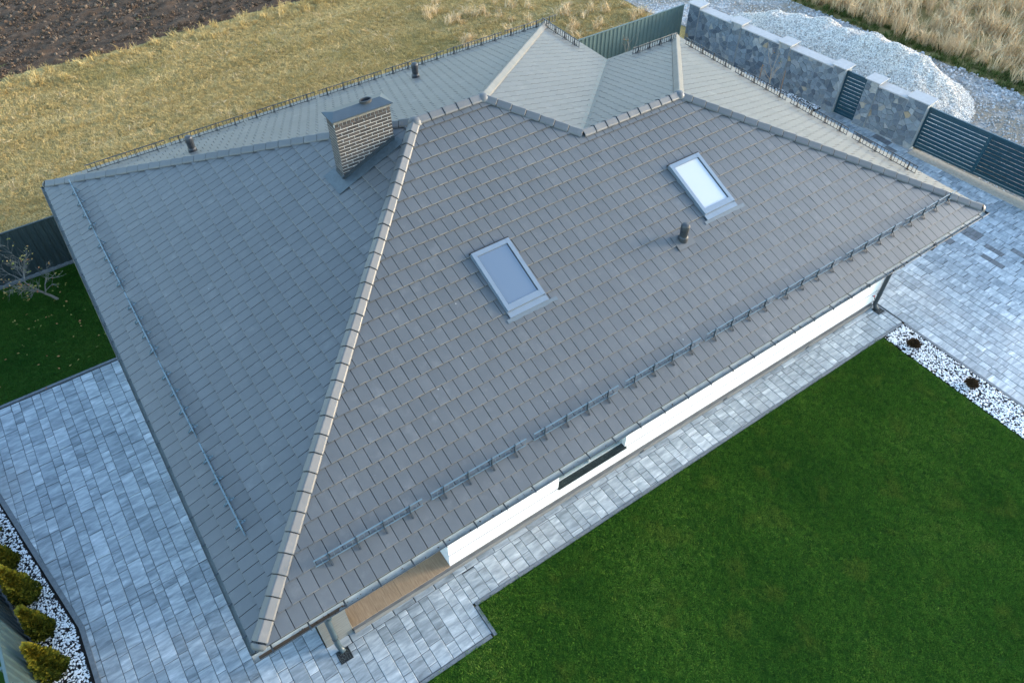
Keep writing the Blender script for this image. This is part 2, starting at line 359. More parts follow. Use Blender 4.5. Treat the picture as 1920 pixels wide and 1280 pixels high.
def kerb(name, pts, w_=.07, z=.012):
    b = MB()
    for p, q in zip(pts, pts[1:]):
        L_ = math.dist(p, q); n_ = max(1, round(L_/1.0))
        for i in range(n_):
            a = [p[j]+(q[j]-p[j])*(i/n_+.002/L_) for j in (0, 1)]; c_ = [p[j]+(q[j]-p[j])*((i+1)/n_-.002/L_) for j in (0, 1)]
            b.bar((*a, z-.09), (*c_, z-.09), w_, .18)
    return b.build(name, 'kerb', kind='structure')
kerb('lawn_kerb', [(3.77, -.16), (17.44, -.16)]); kerb('patio_kerb', [(-3.0, -.87), (3.695, -.87)]); kerb('patio_kerb', [(3.77, -.9), (3.77, -.2)])
kerb('bed_kerb', [(17.49, -.2), (17.49, -9)]); kerb('back_lawn_kerb', [(-4.1, 10.60), (.97, 10.60)])
kerb('shrub_bed_kerb', [(-2.84, -.8), (-2.84, 3.85), (-4.12, 10.6)], .09, .03)
sheet('shrub_bed', [(-3.72, -.9), (-2.9, -.9), (-2.9, 3.85), (-4.1, 10.3), (-4.96, 10.3), (-3.72, 4)], -.012, 'soil', .05)
sheet('white_gravel_bed', [(16.6, -9), (17.44, -9), (17.44, -.2), (16.6, -.2)], .004, 'soil', .05)
sheet('wall_gravel_bed', [(24.36, 8.3), (24.36, 13.4), (23.3, 13.5), (23.1, 13.5), (23.1, 14.9), (23.55, 14.9)][:1] + [(24.34, 8.36), (24.2, 10.0), (23.95, 11.8), (23.55, 14.9), (22.9, 14.9), (22.9, 8.36)], .022, 'soil', .03)
sheet('gate_footing', [(24.42, 4.75), (24.86, 4.75), (25.2, .9), (25.5, -2.5), (26, -9), (25.6, -9), (25.02, -2.5), (24.72, .9)], .008, plain('sandy_concrete', (.42, .36, .28), .9, .2, 0, .2, 12), .05)

# ------------------------------------------------------------ the house
LM, L, WW, WM_, TP = 16.23, 19.18, 11.28, 14.5, .4105
RR, RW = WM_/2, WW/2
CS = math.cos(math.atan(TP))
house = thing('house', (9.5, 6, 0), 'white one storey house under a grey hipped roof of flat tiles', 'house')
rp = [(0, 0), (L, 0), (L, WW), (LM, WW), (LM, WM_), (0, WM_)]
P1, P2, V_, W_ = (RR, RR), (LM-RR, RR), (LM-RW, RW), (L-RW, RW)
# slopes: name, origin, along eave, inward, length, list of half planes, extra region test
SL = [
 ('front_left', (0, 0), (1, 0), (0, 1), LM, [(-1, 1, 0), (1, 1, LM), (0, 1, RR), (1, 0, V_[0])]),
 ('front_right', (0, 0), (1, 0), (0, 1), L, [(1, 1, L), (0, 1, RW), (-1, 0, -V_[0])]),
 ('left', (0, WM_), (0, -1), (1, 0), WM_, [(1, -1, 0), (1, 1, WM_), (1, 0, RR)]),
 ('back', (LM, WM_), (-1, 0), (0, -1), LM, [(-1, -1, -WM_), (1, -1, LM-WM_), (0, -1, -RR)]),
 ('main_right', (LM, 0), (0, 1), (-1, 0), WM_, [(-1, 1, -(LM-WM_)), (-1, -1, -LM), (1, -1, LM-WW)]),
 ('wing_back', (L, WW), (-1, 0), (0, -1), L, [(-1, 1, -(LM-WW)), (1, -1, L-WW), (0, -1, -RW)]),
 ('wing_right', (L, 0), (0, 1), (-1, 0), WW, [(-1, -1, -L), (-1, 1, -(L-WW)), (-1, 0, -(L-RW))]),
]
TW, TG = .24, .319
def slope_frame(s):
    _, o, u, v = s[:4]
    U = Vector((u[0], u[1], 0)); Vd = Vector((v[0]*CS, v[1]*CS, TP*CS)); N = U.cross(Vd).normalized()
    if N.z < 0: N = -N
    return Vector((o[0], o[1], E)), U, Vd, N
deck = MB()
def slope_poly(pts): deck.add([Vector((x, y, E-.004+z*TP)) for x, y, z in pts], [tuple(range(len(pts)))])
slope_poly([(0, 0, 0), (L, 0, 0), (*W_, RW), (*V_, RW), (*P2, RR), (*P1, RR)])
slope_poly([(0, WM_, 0), (0, 0, 0), (*P1, RR)])
slope_poly([(LM, WM_, 0), (0, WM_, 0), (*P1, RR), (*P2, RR)])
slope_poly([(LM, WW, 0), (LM, WM_, 0), (*P2, RR), (*V_, RW)])
slope_poly([(L, WW, 0), (LM, WW, 0), (*V_, RW), (*W_, RW)])
slope_poly([(L, 0, 0), (L, WW, 0), (*W_, RW)])
roof = deck.build('roof', 'deck', house)

H0, H1, TH = .040, .009, .026          # tile top above deck plane at nose / at next nose
def tile_solid(b, poly_uv, r=None, mi=0):
    """poly in (u, dv) with dv measured up the slope (true length) from the nose"""
    g = TG/CS; top, bot = [], []
    for u, d in poly_uv:
        h = H0-(H0-H1)*d/g; top.append(Vector((u, d, h))); bot.append(Vector((u, d, h-TH)))
    n = len(poly_uv); return top, bot
tile_mesh = {}
def full_tile(kind):
    if kind not in tile_mesh:
        b = MB(); gl, gr = kind; u0, u1 = -TW/2+gl, TW/2-gr; g = TG/CS; le = g+.035
        prof = [(0, H0-TH), (-.002, H0-.007), (.004, H0), (g, H1), (le, H1-.002)]
        vs = [(u, d, h) for u in (u0, u1) for d, h in prof] + [(u, d, h-TH) for u in (u0, u1) for d, h in ((le, H1),)]
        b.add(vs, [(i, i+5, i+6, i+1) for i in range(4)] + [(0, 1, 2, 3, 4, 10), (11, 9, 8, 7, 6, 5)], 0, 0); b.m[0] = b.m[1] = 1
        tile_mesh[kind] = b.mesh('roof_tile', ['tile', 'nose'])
    return tile_mesh[kind]
KINDS = [(.005, .005), (.006, .006), (.0065, .007)]
singles, rest = [], MB()
cand = []
for si, s in enumerate(SL):
    O, U, Vd, N = slope_frame(s); (o, u, v, ln, planes) = s[1:]
    g = TG/CS
    for row_ in range(int(RR/TG)+1):
        off = (row_ % 2)*TW/2 + .164-TW/2
        for col in range(-1, int(ln/TW)+2):
            uc = off+col*TW; v0 = row_*TG
            cxy = (o[0]+u[0]*uc+v[0]*(v0+TG/2), o[1]+u[1]*uc+v[1]*(v0+TG/2))
            if s[0] == 'front_left' and cxy[0] >= V_[0]: continue
            if s[0] == 'front_right' and cxy[0] < V_[0]: continue
            pl = [p for p in planes if not (s[0].startswith('front') and p[1] == 0)]
            gl, gr = R.choice(KINDS); jit = R.uniform(-.0015, .0015)
            rect = [(uc-TW/2+gl, 0), (uc+TW/2-gr, 0), (uc+TW/2-gr, g+.035), (uc-TW/2+gl, g+.035)]
            # clip in plan
            poly = [(o[0]+u[0]*a+v[0]*(v0+d*CS), o[1]+u[1]*a+v[1]*(v0+d*CS)) for a, d in rect]; a0 = area(poly)
            for p in pl:
                poly = clip(poly, *p)
                if len(poly) < 3: break
            a1 = area(poly)
            if a1 < .0015: continue
            X = Matrix(((U.x, Vd.x, N.x, 0), (U.y, Vd.y, N.y, 0), (U.z, Vd.z, N.z, 0), (0, 0, 0, 1)))
            base = O+U*uc+Vd*(v0/CS)
            cand.append((-(base-CAM).length if s[0] in ('front_left', 'left', 'front_right') else -99, si, uc, v0, poly, a1 > a0*.999, (gl, gr), base, X, jit))
cand.sort(key=lambda c_: -c_[0])
for n_, (d, si, uc, v0, poly, whole, kd_, base, X, jit) in enumerate(cand):
    s = SL[si]; o, u, v = s[1:4]; O, U, Vd, N = slope_frame(s)
    tilt = Matrix.Rotation(R.gauss(0, .003), 4, 'X') @ Matrix.Rotation(R.gauss(0, .003), 4, 'Y') @ Matrix.Rotation(R.gauss(0, .002), 4, 'Z')
    Xt = TRANS(base+N*abs(jit)*1.5) @ X @ tilt
    if whole and n_ < 300:
        link('roof_tile', full_tile(kd_), roof, Xt); continue
    if whole:
        me = full_tile(kd_); vs = [Xt @ v_.co for v_ in me.vertices]
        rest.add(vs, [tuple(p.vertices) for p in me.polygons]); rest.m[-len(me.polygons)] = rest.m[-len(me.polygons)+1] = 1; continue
    lo = []
    for x, y in poly:
        a = (x-o[0])*u[0]+(y-o[1])*u[1]; b_ = ((x-o[0])*v[0]+(y-o[1])*v[1]-v0)/CS
        lo.append((a-uc, b_))
    g = TG/CS; pts = [Vector((a, b_, H0-(H0-H1)*b_/g)) for a, b_ in lo]
    tgt = MB() if n_ < 300 else rest
    k_ = len(pts); ar = sum(lo[i][0]*lo[(i+1) % k_][1]-lo[(i+1) % k_][0]*lo[i][1] for i in range(k_))
    top = [Xt @ p for p in pts]; bot = [Xt @ (p-Vector((0, 0, TH))) for p in pts]
    if ar < 0: top.reverse(); bot.reverse()
    tgt.add(top+bot, [tuple(range(k_))] + [(k_+i, k_+(i+1) % k_, (i+1) % k_, i) for i in range(k_)])
    if n_ < 300: tgt.build('roof_tile', 'tile', roof)
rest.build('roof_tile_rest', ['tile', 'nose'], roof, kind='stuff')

sp = MB()
for _ in range(18):
    s = SL[R.choice((0, 0, 0, 2))]; O, U, Vd, N = slope_frame(s); u_, d_ = R.uniform(2.5, 13.5), R.uniform(.6, 6.5)
    if (s[0] == 'front_left' and not (d_ < u_ < 15-d_)) or (s[0] == 'left' and not (d_ < u_ < 14-d_)): continue
    q = O+U*u_+Vd*d_+N*.036; r_ = R.uniform(.006, .014)
    sp.add([q+U*r_*math.cos(a*1.047)*R.uniform(.6, 1.2)+Vd*r_*math.sin(a*1.047)*R.uniform(.6, 1.4) for a in range(6)], [tuple(range(6))])
sp.build('roof_specks', 'coping', roof, kind='stuff')
# hip and ridge tiles
def cap_mesh(ln, key, cache={}):
    if key not in cache:
        prof = [(-.132, -.034), (-.129, -.016), (-.116, .006), (-.020, .074), (-.008, .079), (.008, .079), (.020, .074), (.116, .006), (.129, -.016), (.132, -.034)]
        b = MB(); rings = [(.0, 1.0, .006), (.006, 1.03, .010), (.03, 1.03, .010), (ln-.036, .97, .0)]
        n = len(prof); vs = [(x*sc, d, h*sc+dz) for d, sc, dz in rings for x, h in prof]
        fs = [(i*n+j, i*n+j+1, (i+1)*n+j+1, (i+1)*n+j) for i in range(3) for j in range(n-1)]
        b.add(vs, fs, 0, 0); cache[key] = b.mesh('ridge_tile', 'cap')
    return cache[key]
def caps(lo, hi, zlo, zhi, start=True):
    p = Vector((*lo, E+zlo*TP+.026)); q = Vector((*hi, E+zhi*TP+.026)); d = (q-p).normalized(); L_ = (q-p).length
    n_ = max(1, round(L_/.34)); st = L_/n_; side = d.cross(Vector((0, 0, 1))).normalized(); up = side.cross(d)
    for i in range(n_):
        o = p+d*(i*st+.0)
        X = Matrix(((side.x, d.x, up.x, o.x), (side.y, d.y, up.y, o.y), (side.z, d.z, up.z, o.z), (0, 0, 0, 1)))
        X = X @ Matrix.Rotation(R.gauss(0, .006), 4, 'Z') @ Matrix.Rotation(R.gauss(0, .004), 4, 'X')
        link('ridge_tile', cap_mesh(st+.02, round(st, 3)), roof, X)
    rl_ = MB(); pr_ = [(-.122, -.036), (-.106, .002), (-.018, .064), (.018, .064), (.106, .002), (.122, -.036)]
    X = Matrix(((side.x, d.x, up.x, p.x), (side.y, d.y, up.y, p.y), (side.z, d.z, up.z, p.z), (0, 0, 0, 1)))
    rl_.add([X @ Vector((a, e_, h)) for e_ in (0, L_) for a, h in pr_], [(i, i+1, 7+i, 6+i) for i in range(5)]); rl_.build('joint_shade_roll', 'rubber', roof)  # black roll added under the caps to draw shadow lines at their joints
    if start:
        # rounded end piece at the eave
        prof = [(-.150, -.034), (-.122, .034), (-.062, .070), (0, .080), (.062, .070), (.122, .034), (.150, -.034)]
        X = Matrix(((side.x, d.x, up.x, p.x), (side.y, d.y, up.y, p.y), (side.z, d.z, up.z, p.z), (0, 0, 0, 1)))
        b = MB(); rings = [(-.03, 1.0), (-.085, .9), (-.12, .62), (-.13, .3)]; n = len(prof)
        vs = [X @ Vector((x*sc*.92, dd, (h+.034)*sc-.034)) for dd, sc in rings for x, h in prof]
        b.add(vs, [(i*n+j, (i+1)*n+j, (i+1)*n+j+1, i*n+j+1) for i in range(3) for j in range(n-1)] + [tuple(3*n+j for j in range(n))][::-1], 0)
        b.build('hip_end', 'cap', roof, smooth=True)
for lo, hi, a, b_, st in [((.1, .1), P1, .1, RR, True), ((.1, WM_-.1), P1, .1, RR, True), (P1, P2, RR, RR, False), ((LM-.1, WM_-.1), P2, .1, RR, True),
                          (V_, P2, RW, RR, False), (V_, W_, RW, RW, False), ((L-.1, .1), W_, .1, RW, True), ((L-.1, WW-.1), W_, .1, RW, True)]:
    caps(lo, hi, a, b_, st)
for p, z in ((P1, RR), (P2, RR), (W_, RW)):
    b = MB(); rings = [(.165, -.045), (.145, .02), (.085, .078), (.03, .088)]; n = 12
    vs = [(p[0]+math.cos(2*math.pi*j/n)*r_, p[1]+math.sin(2*math.pi*j/n)*r_, E+z*TP+.026+h) for r_, h in rings for j in range(n)]
    b.add(vs, [(i*n+j, i*n+(j+1) % n, (i+1)*n+(j+1) % n, (i+1)*n+j) for i in range(3) for j in range(n)] + [tuple(3*n+j for j in range(n))], 0)
    b.build('ridge_junction', 'cap', roof, smooth=True)
b = MB()       # valley sheet
for sgn, pr in ((1, (1, 0)), (-1, (0, 1))):
    pass
pa = Vector((*V_, E+RW*TP)); pb = Vector((LM, WW, E)); dv = (pb-pa).normalized(); sd_ = dv.cross(Vector((0, 0, 1))).normalized(); w0 = .085
for sg in (-1, 1):
    q = sd_*sg*w0+Vector((0, 0, TP*.707*w0)); up_ = Vector((0, 0, .034))
    vs = [pa+up_, pb+up_, pb+q+up_, pa+q+up_]; b.add(vs if sg < 0 else vs[::-1], [(0, 1, 2, 3)])
b.build('valley', 'flash', roof)

# eaves: fascia, soffit, gutters
b = MB()
b.box(.03, L-.03, .046, .07, E-.2, E-.02); b.box(.048, .07, .072, WM_-.072, E-.2, E-.02); b.box(.03, LM-.03, WM_-.045, WM_-.02, E-.2, E-.02)
b.box(LM-.045, LM-.02, WW-.02, WM_-.046, E-.2, E-.02); b.box(L-.045, L-.02, .046, WW-.046, E-.2, E-.02); b.box(LM-.019, L-.03, WW-.045, WW-.02, E-.2, E-.02)
b.build('fascia', 'metal_dark', house)
b = MB(); b.box(.072, L-.072, .072, 1.0, E-.198, E-.18); b.box(.072, 1.2, 1.001, WM_-.08, E-.198, E-.18); b.box(17.0, L-.046, 1.001, WW-.05, E-.198, E-.18)
b.box(1.201, 16.999, 1.001, 3.6, E-.198, E-.18)
b.build('soffit', 'frame_grey', house)
def gutter(p, q, out, z=E-.075):
    p = Vector((*p, z)); q = Vector((*q, z)); o = Vector((*out, 0)); r_ = .068; n = 9
    g = MB(); vs = []
    for end in (p, q):
        for rr_ in (r_, r_-.006):
            vs += [end+o*(rr_*math.cos(math.pi*j/(n-1)))+Vector((0, 0, -rr_*math.sin(math.pi*j/(n-1)))) for j in range(n)]
    f = []
    for j in range(n-1):
        f += [(j, j+1, 2*n+j+1, 2*n+j), (n+j+1, n+j, 3*n+j, 3*n+j+1)]
    f += [(0, 2*n, 3*n, n), (n-1, 2*n-1, 4*n-1, 3*n-1)]
    g.add(vs, f, 0); g.f = g.f
    g.m = [1 if i % 2 and i < 2*(n-1) else 0 for i in range(len(g.f))]
    for end in (p, q):
        g.prism([end+o*(r_*math.cos(math.pi*j/(n-1)))+Vector((0, 0, -r_*math.sin(math.pi*j/(n-1)))) for j in range(n)], (q-p).normalized()*(.004 if end is p else -.004), 0)
    g.tube([p+o*r_, q+o*r_], .009, 6, 0)
    go = g.build('gutter', ['metal_dark', 'gutter'], house)
    L_ = (q-p).length; n_ = int(L_/.62); d = (q-p).normalized()
    for i in range(n_):
        c_ = p+d*((i+.5)*L_/n_)
        bb = MB(); bb.bar(c_-o*.075+Vector((0, 0, .012)), c_+o*.074+Vector((0, 0, .010)), .026, .006); bb.bar(c_+o*.074+Vector((0, 0, .012)), c_+o*.078-Vector((0, 0, .03)), .026, .006, (1, 0.3, 0))
        bb.build('bracket', 'metal_dark', go)
    return go
g0 = gutter((-.09, -.038), (L+.09, -.038), (0, -1)); gutter((-.022, WM_+.06), (-.022, .05), (-1, 0)); gutter((LM+.02, WM_+.025), (-.02, WM_+.025), (0, 1)); gutter((L+.022, .05), (L+.022, WW+.03), (1, 0))
bits = MB()
for _ in range(220):
    x = R.choice([R.uniform(.2, 1.6), R.uniform(13.5, 18.9), R.uniform(0, 19)]); y = -.03+R.uniform(-.04, .03); s_ = R.uniform(.005, .016)
    bits.box(-s_, s_, -s_*.6, s_*.6, 0, .006, X=TRANS((x, y, E-.137+R.uniform(0, .012))) @ Matrix.Rotation(R.random()*6, 4, 'Z') @ Matrix.Rotation(R.uniform(-.5, .5), 4, 'X'))
bits.box(.0, 1.35, -.075, .015, E-.139, E-.128)
bits.build('gutter_leaves', 'clod', g0, kind='stuff')

# snow guards
def guard(si, u0, u1, v=.60, nb=4):
    O, U, Vd, N = slope_frame(SL[si]); b0 = O+Vd*(v/CS)
    X = Matrix(((U.x, Vd.x, N.x, b0.x), (U.y, Vd.y, N.y, b0.y), (U.z, Vd.z, N.z, b0.z), (0, 0, 0, 1)))
    T = lambda a, d, h: b0+U*a+Vd*d+Vector((0, 0, h*1.04))
    g = MB(); g.bar(T(u0, 0, .25), T(u1, 0, .25), .022, .022, N); g.bar(T(u0, 0, .06), T(u1, 0, .06), .018, .018, N)
    nn = 18
    for i in range(nn+1):
        a = u0+.015+(u1-u0-.03)*i/nn; g.bar(T(a, 0, .066), T(a, 0, .242), .006 if si in (0, 2) else .018, .006 if si in (0, 2) else .011, U)
    go = g.build('snow_guard', 'metal_blue' if si in (0, 1, 2) else 'metal_dark', house)
    for i in range(nb):
        a = u0+(u1-u0)*(i+.5)/nb; m = MB()
        m.bar(T(a, 0, .03), T(a, 0, .275), .034, .010, U); m.bar(T(a, -.11, .036), T(a, .12, .040), .034, .006, N)
        m.bar(T(a, .09, .045), T(a, .008, .19), .018, .006, U); m.bar(T(a, -.108, .040), T(a, -.008, .11), .018, .006, U)
        m.build('bracket', 'metal_blue' if si == 2 else 'metal_dark', go)
for i in range(8): guard(0, 1.33+2.17*i, 3.33+2.17*i)
for y1, y0 in ((13.5, 11.35), (11.05, 8.95), (8.6, 6.55), (6.25, 4.17), (3.87, 1.78)): guard(2, WM_-y1, WM_-y0)
for i in range(7): guard(3, LM-(3.12+2.17*i), LM-(1.07+2.17*i), .58)
guard(4, 12.0, 14.0, .58); guard(5, L-18.6, L-16.75, .58)
for i in range(4): guard(6, 1.75+2.17*i, 3.75+2.17*i, .58)

# roof windows
def skylight(x0, x1, pale_pane):
    y0, y1 = 2.86, 4.17
    O, U, Vd, N = slope_frame(SL[0]); a0, a1, d0, d1 = x0, x1, y0/CS, y1/CS
    X = Matrix(((1, 0, 0, 0), (0, Vd.y, N.y, 0), (0, Vd.z, N.z, 0), (0, 0, 0, 1))); X = TRANS(O) @ X
    f = MB(); t = .085; h0, h1 = .005, .105
    f.box(a0, a0+t, d0, d1, h0, h1, X=X); f.box(a1-t, a1, d0, d1, h0, h1, X=X); f.box(a0+t, a1-t, d1-t*1.2, d1, h0, h1-.002, X=X); f.box(a0+t, a1-t, d0, d0+t*1.5, h0, h1-.002, X=X)
    f.box(a0-.018, a0-.001, d0-.02, d1+.02, h0, h1-.03, X=X); f.box(a1+.001, a1+.018, d0-.02, d1+.02, h0, h1-.03, X=X)
    fo = f.build('skylight', 'sky_frame', house, label='roof window with a pale white pane' if pale_pane else 'roof window with clear glass reflecting blue sky')
    s = MB(); w2 = .012
    for q in ((a0+t, a0+t+w2, d0+t*1.5, d1-t*1.2), (a1-t-w2, a1-t, d0+t*1.5, d1-t*1.2)): s.box(*q, h0, h1-.022, X=X)
    s.build('gasket', 'rubber', fo)
    p = MB(); p.box(a0+t+w2+.001, a1-t-w2-.001, d0+t*1.5+.001, d1-t*1.2-.001, .04, h1-.03, X=X); p.build('pane', 'glass_pale' if pale_pane else 'glass', fo)
    hd = MB(); hd.box(a0-.02, a1+.02, d1+.001, d1+.035, h0, h1-.02, X=X); hd.build('hood', 'rubber', fo)
    ap = MB(); ap.prism([X @ Vector(q) for q in ((a0-.01, d0-.002, .035), (a0-.01, d0-.13, .035), (a1+.02, d0-.13, .035), (a1+.02, d0-.002, .035))], N*.02); ap.build('sill', 'sky_frame', fo)
    ap = MB(); n = 16
    lo = [(a0-.10+(a1-a0+.30)*i/n, d0-.215+R.uniform(-.012, .012)) for i in range(n+1)]
    ap.prism([X @ Vector((a, d, .033)) for a, d in lo] + [X @ Vector((a, d0-.131, .036)) for a in (a1+.20, a0-.10)], N*.006); ap.build('apron', 'apron', fo)
    return fo
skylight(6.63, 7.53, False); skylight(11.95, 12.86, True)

# roof vents
def vent(x, y, z, bent):
    m = MB(); base = Vector((x, y, z))
    top = base+Vector((0, 0, .44)); m.tube([base-Vector((0, 0, .1)), base+Vector((0, 0, .12)), base+Vector((0, 0, .15)), base+Vector((0, 0, .34))], [.112, .108, .088, .088], 16)
    vo = m.build('vent_pipe', 'vent', house, smooth=False)
    c_ = MB(); zz = [(.32, .098), (.34, .102), (.42, .098), (.455, .08), (.47, .02)]
    c_.tube([base+Vector((0, 0, h)) for h, _ in zz], [r_ for _, r_ in zz], 16); c_.build('cowl', 'vent', vo)
    for i in range(3):
        q = MB(); q.tube([base+Vector((0, 0, .20+i*.045)), base+Vector((0, 0, .212+i*.045))], .094, 16); q.build('collar', 'vent', vo)
    f = MB(); 
    return vo, base
vo, bs = vent(11.09, 2.60, E+2.6*TP, True)
fl = MB(); O, U, Vd, N = slope_frame(SL[0])
fl.prism([bs+U*a+Vd*d+N*.036 for a, d in ((-.24, -.19), (.24, -.19), (.24, .19), (-.24, .19))], N*.007); fl.build('flashing', 'tile', vo)
vo, bs = vent(3.46, 12.15, E+(WM_-12.15)*TP, False); vo, bs = vent(9.88, 12.2, E+(WM_-12.2)*TP, False)

# chimney
cx0, cx1, cy0, cy1, ctop = 5.44, 6.69, 7.19, 7.57, E+3.66
b = MB(); b.box(cx0+.003, cx1-.003, cy0+.003, cy1-.003, E+1.9, ctop); ch = b.build('chimney', 'mortar', house)
bmesh_ = {}
def brick(lx, ly, X):
    key = (round(lx, 3), round(ly, 3))
    if key not in bmesh_:
        q = MB(); q.box(-lx/2+.0005, lx/2-.0005, -ly/2, ly/2, -.0315, .0315, r=0); bmesh_[key] = q.mesh('brick', 'brick')
    return link('brick', bmesh_[key], ch, X)
crs = 20
for c_ in range(crs):
    z = ctop-.17-.0325-c_*.0755
    off = 0 if c_ % 2 else -.13
    for (p, q, ax) in ((cx0, cx1, 'x'), (cy0+.06, cy1, 'y')):
        x = p+(off if ax == 'x' else (-.0 if c_ % 2 else -.13))
        while x < q-.02:
            a, e_ = max(x, p), min(x+.25, q)
            if e_-a > .04:
                if ax == 'x':
                    zs = E+((a+e_)/2)*TP
                    if z > zs-.08: brick(e_-a, .06, TRANS(((a+e_)/2, cy0+.03-.001, z+R.uniform(-.001, .001))))
                else:
                    if z > E+cx0*TP-.08: brick(.06, e_-a, TRANS((cx0+.03-.001, (a+e_)/2, z)))
                    if c_ < 12: brick(.06, e_-a, TRANS((cx1-.029, (a+e_)/2, z)))
            x += .26
q = MB(); n_ = 14                    # soldier course under the cap
for i in range(n_):
    a = cx0+(cx1-cx0)*i/n_; m = MB(); m.box(a+.005, a+(cx1-cx0)/n_-.005, cy0-.004, cy0+.058, ctop-.165, ctop-.10); m.build('brick', 'brick', ch)
for i in range(4):
    a = cy0+.06+(cy1-cy0-.06)*i/4; m = MB(); m.box(cx0-.004, cx0+.058, a+.004, a+(cy1-cy0-.06)/4-.004, ctop-.165, ctop-.10); m.build('brick', 'brick', ch)
m = MB(); m.box(cx0-.012, cx1+.012, cy0-.012, cy1+.012, ctop-.09, ctop-.005)
m.build('collar', plain('aged_mortar', (.16, .155, .14), .9, .2, 0, .4, 14), ch)
m = MB()
for i in range(4): a = cx0+.03+i*.36; m.box(a, a+.13, cy0-.014, cy0+.03, ctop-.04, ctop-.008)
m.build('vent_slot', 'rubber', ch)
m = MB(); ox = .055
e4 = [Vector((x, y, ctop+.0)) for x, y in ((cx0-ox, cy0-ox), (cx1+ox, cy0-ox), (cx1+ox, cy1+ox), (cx0-ox, cy1+ox))]
rl, rr_ = Vector((cx0+.11, (cy0+cy1)/2, ctop+.075)), Vector((cx1-.11, (cy0+cy1)/2, ctop+.075))
dn = [p-Vector((0, 0, .022)) for p in e4]
m.add(e4+[rl, rr_]+dn, [(0, 1, 5, 4), (1, 2, 5), (2, 3, 4, 5), (3, 0, 4), (6, 7, 1, 0), (7, 8, 2, 1), (8, 9, 3, 2), (9, 6, 0, 3), (9, 8, 7, 6)])
m.build('chimney_cap', plain('chimney_sheet', (.05, .068, .082), .45, .5, .2, .12, 5), ch)
m = MB(); n = 24; cc = Vector((6.26, (cy0+cy1)/2, ctop+.04))
vs = [cc+Vector((math.cos(2*math.pi*j/n)*rx, math.sin(2*math.pi*j/n)*ry, h)) for rx, ry, h in ((.135, .085, 0), (.135, .085, .075), (.115, .066, .075), (.115, .066, .02)) for j in range(n)]
m.add(vs, [(i*n+j, i*n+(j+1) % n, (i+1)*n+(j+1) % n, (i+1)*n+j) for i in range(3) for j in range(n)] + [tuple(3*n+j for j in range(n))]); m.build('flue', 'vent', ch)
# chimney flashing on the left slope (rises with x)
O, U, Vd, N = slope_frame(SL[2])
onl = lambda x, y, h: Vector((x, y, E+x*TP))+N*h
m = MB(); m.prism([onl(cx0-.26, cy0-.27, .040), onl(cx1+.10, cy0-.27, .040), onl(cx1+.02, cy0, .036), onl(cx0-.001, cy0, .036), onl(cx0-.001, cy1+.1, .036), onl(cx0-.26, cy1+.1, .034)][:2] + [onl(cx1+.10, cy0-.001, .042), onl(cx0-.26, cy0-.001, .042)], N*.006)
m.prism([onl(cx0-.26, cy0, .041), onl(cx0-.001, cy0, .041), onl(cx0-.001, cy1+.12, .041), onl(cx0-.26, cy1+.12, .041)], N*.006)
m.build('flashing', 'flash', ch)
m = MB()
for h, t in ((.10, .012), (.125, .022)): m.bar(onl(cx0-.02, cy0-.008, h), onl(cx1+.05, cy0-.008, h), .012+t*.4, .014, (0, 0, 1))
m.prism([onl(cx0, cy0-.002, .03), onl(cx1+.03, cy0-.002, .03), onl(cx1+.03, cy0-.002, .12), onl(cx0, cy0-.002, .12)], (0, -.006, 0))
m.prism([Vector((cx0-.004, cy0-.02, E+cx0*TP+.0)), Vector((cx0-.004, cy1, E+cx0*TP)), Vector((cx0-.004, cy1, E+cx0*TP+.13)), Vector((cx0-.004, cy0-.02, E+cx0*TP+.13))], (-.008, 0, 0))
m.build('upstand', 'metal_dark', ch)

# walls
YW = .74
def wall_run(b, x0, x1, z0, z1, holes):
    cuts = sorted({x0, x1, *[h[0] for h in holes], *[h[1] for h in holes]})
    for a, c_ in zip(cuts, cuts[1:]):
        zs = [(z0, z1)]
        for h in holes:
            if h[0] <= a and c_ <= h[1]:
                zs = [(p, q) for s_ in zs for p, q in ((s_[0], min(s_[1], h[2])), (max(s_[0], h[3]), s_[1])) if q-p > .001]
        for p, q in zs: b.box(a, c_, YW, YW+.34, p, q)
holes = [(6.49, 8.35, .639, 2.25), (9.53, 10.37, 1.20, 2.25), (12.6, 13.39, 1.20, 2.25)]
b = MB(); wall_run(b, 3.74, 17.25, .639, E-.199, holes)
b.box(3.74, 4.0, YW+.341, 3.5, .635, E-.199); b.box(16.95, 17.25, YW+.341, 10.5, .2, E-.199); b.box(.95, 1.25, 3.5, 13.6, .2, E-.199); b.box(1.251, 3.739, 3.5, 3.8, .2, E-.199)
b.box(3.76, 17.235, YW+.001, YW+.3, .613, .638, 1)
b.box(3.74, 17.25, YW, YW+.34, .2, .612); b.box(3.74, 4.0, YW+.341, 3.5, .2, .619)
b.box(1.251, 14.0, 13.3, 13.6, .2, E-.199); b.box(14.001, 14.3, 10.8, 13.6, .2, E-.199); b.box(14.301, 16.949, 10.2, 10.5, .2, E-.199)
b.build('wall', ['white', 'frame_dark'], house)
b = MB(); b.box(1.53, 17.245, YW+.004, YW+.3, -.1, .199); b.box(16.95, 17.244, YW+.301, 10.5, -.1, .199); b.box(.955, 1.25, 3.5, 13.6, -.1, .199)
b.box(1.53, 3.739, YW-.06, YW+.003, -.1, .150); b.box(3.74, 17.24, YW-.06, YW+.003, -.1, .140); b.build('plinth', 'plinth', house)
fl = None
b = MB(); b.box(1.535, 3.736, YW+.001, 3.49, .202, .21); fl = b.build('porch_floor', 'joint', house)
xs = [1.535, 2.62, 3.735]; 
for a, c_ in zip(xs, xs[1:]):
    for i in range(3):
        y = YW+i*1.0
        if y < 3.3: b = MB(); b.box(a+.002, c_-.002, y+.002-(.02 if i == 0 else 0), min(y+.998, 3.49), .211, .222); b.build('floor_board', 'oak', fl)
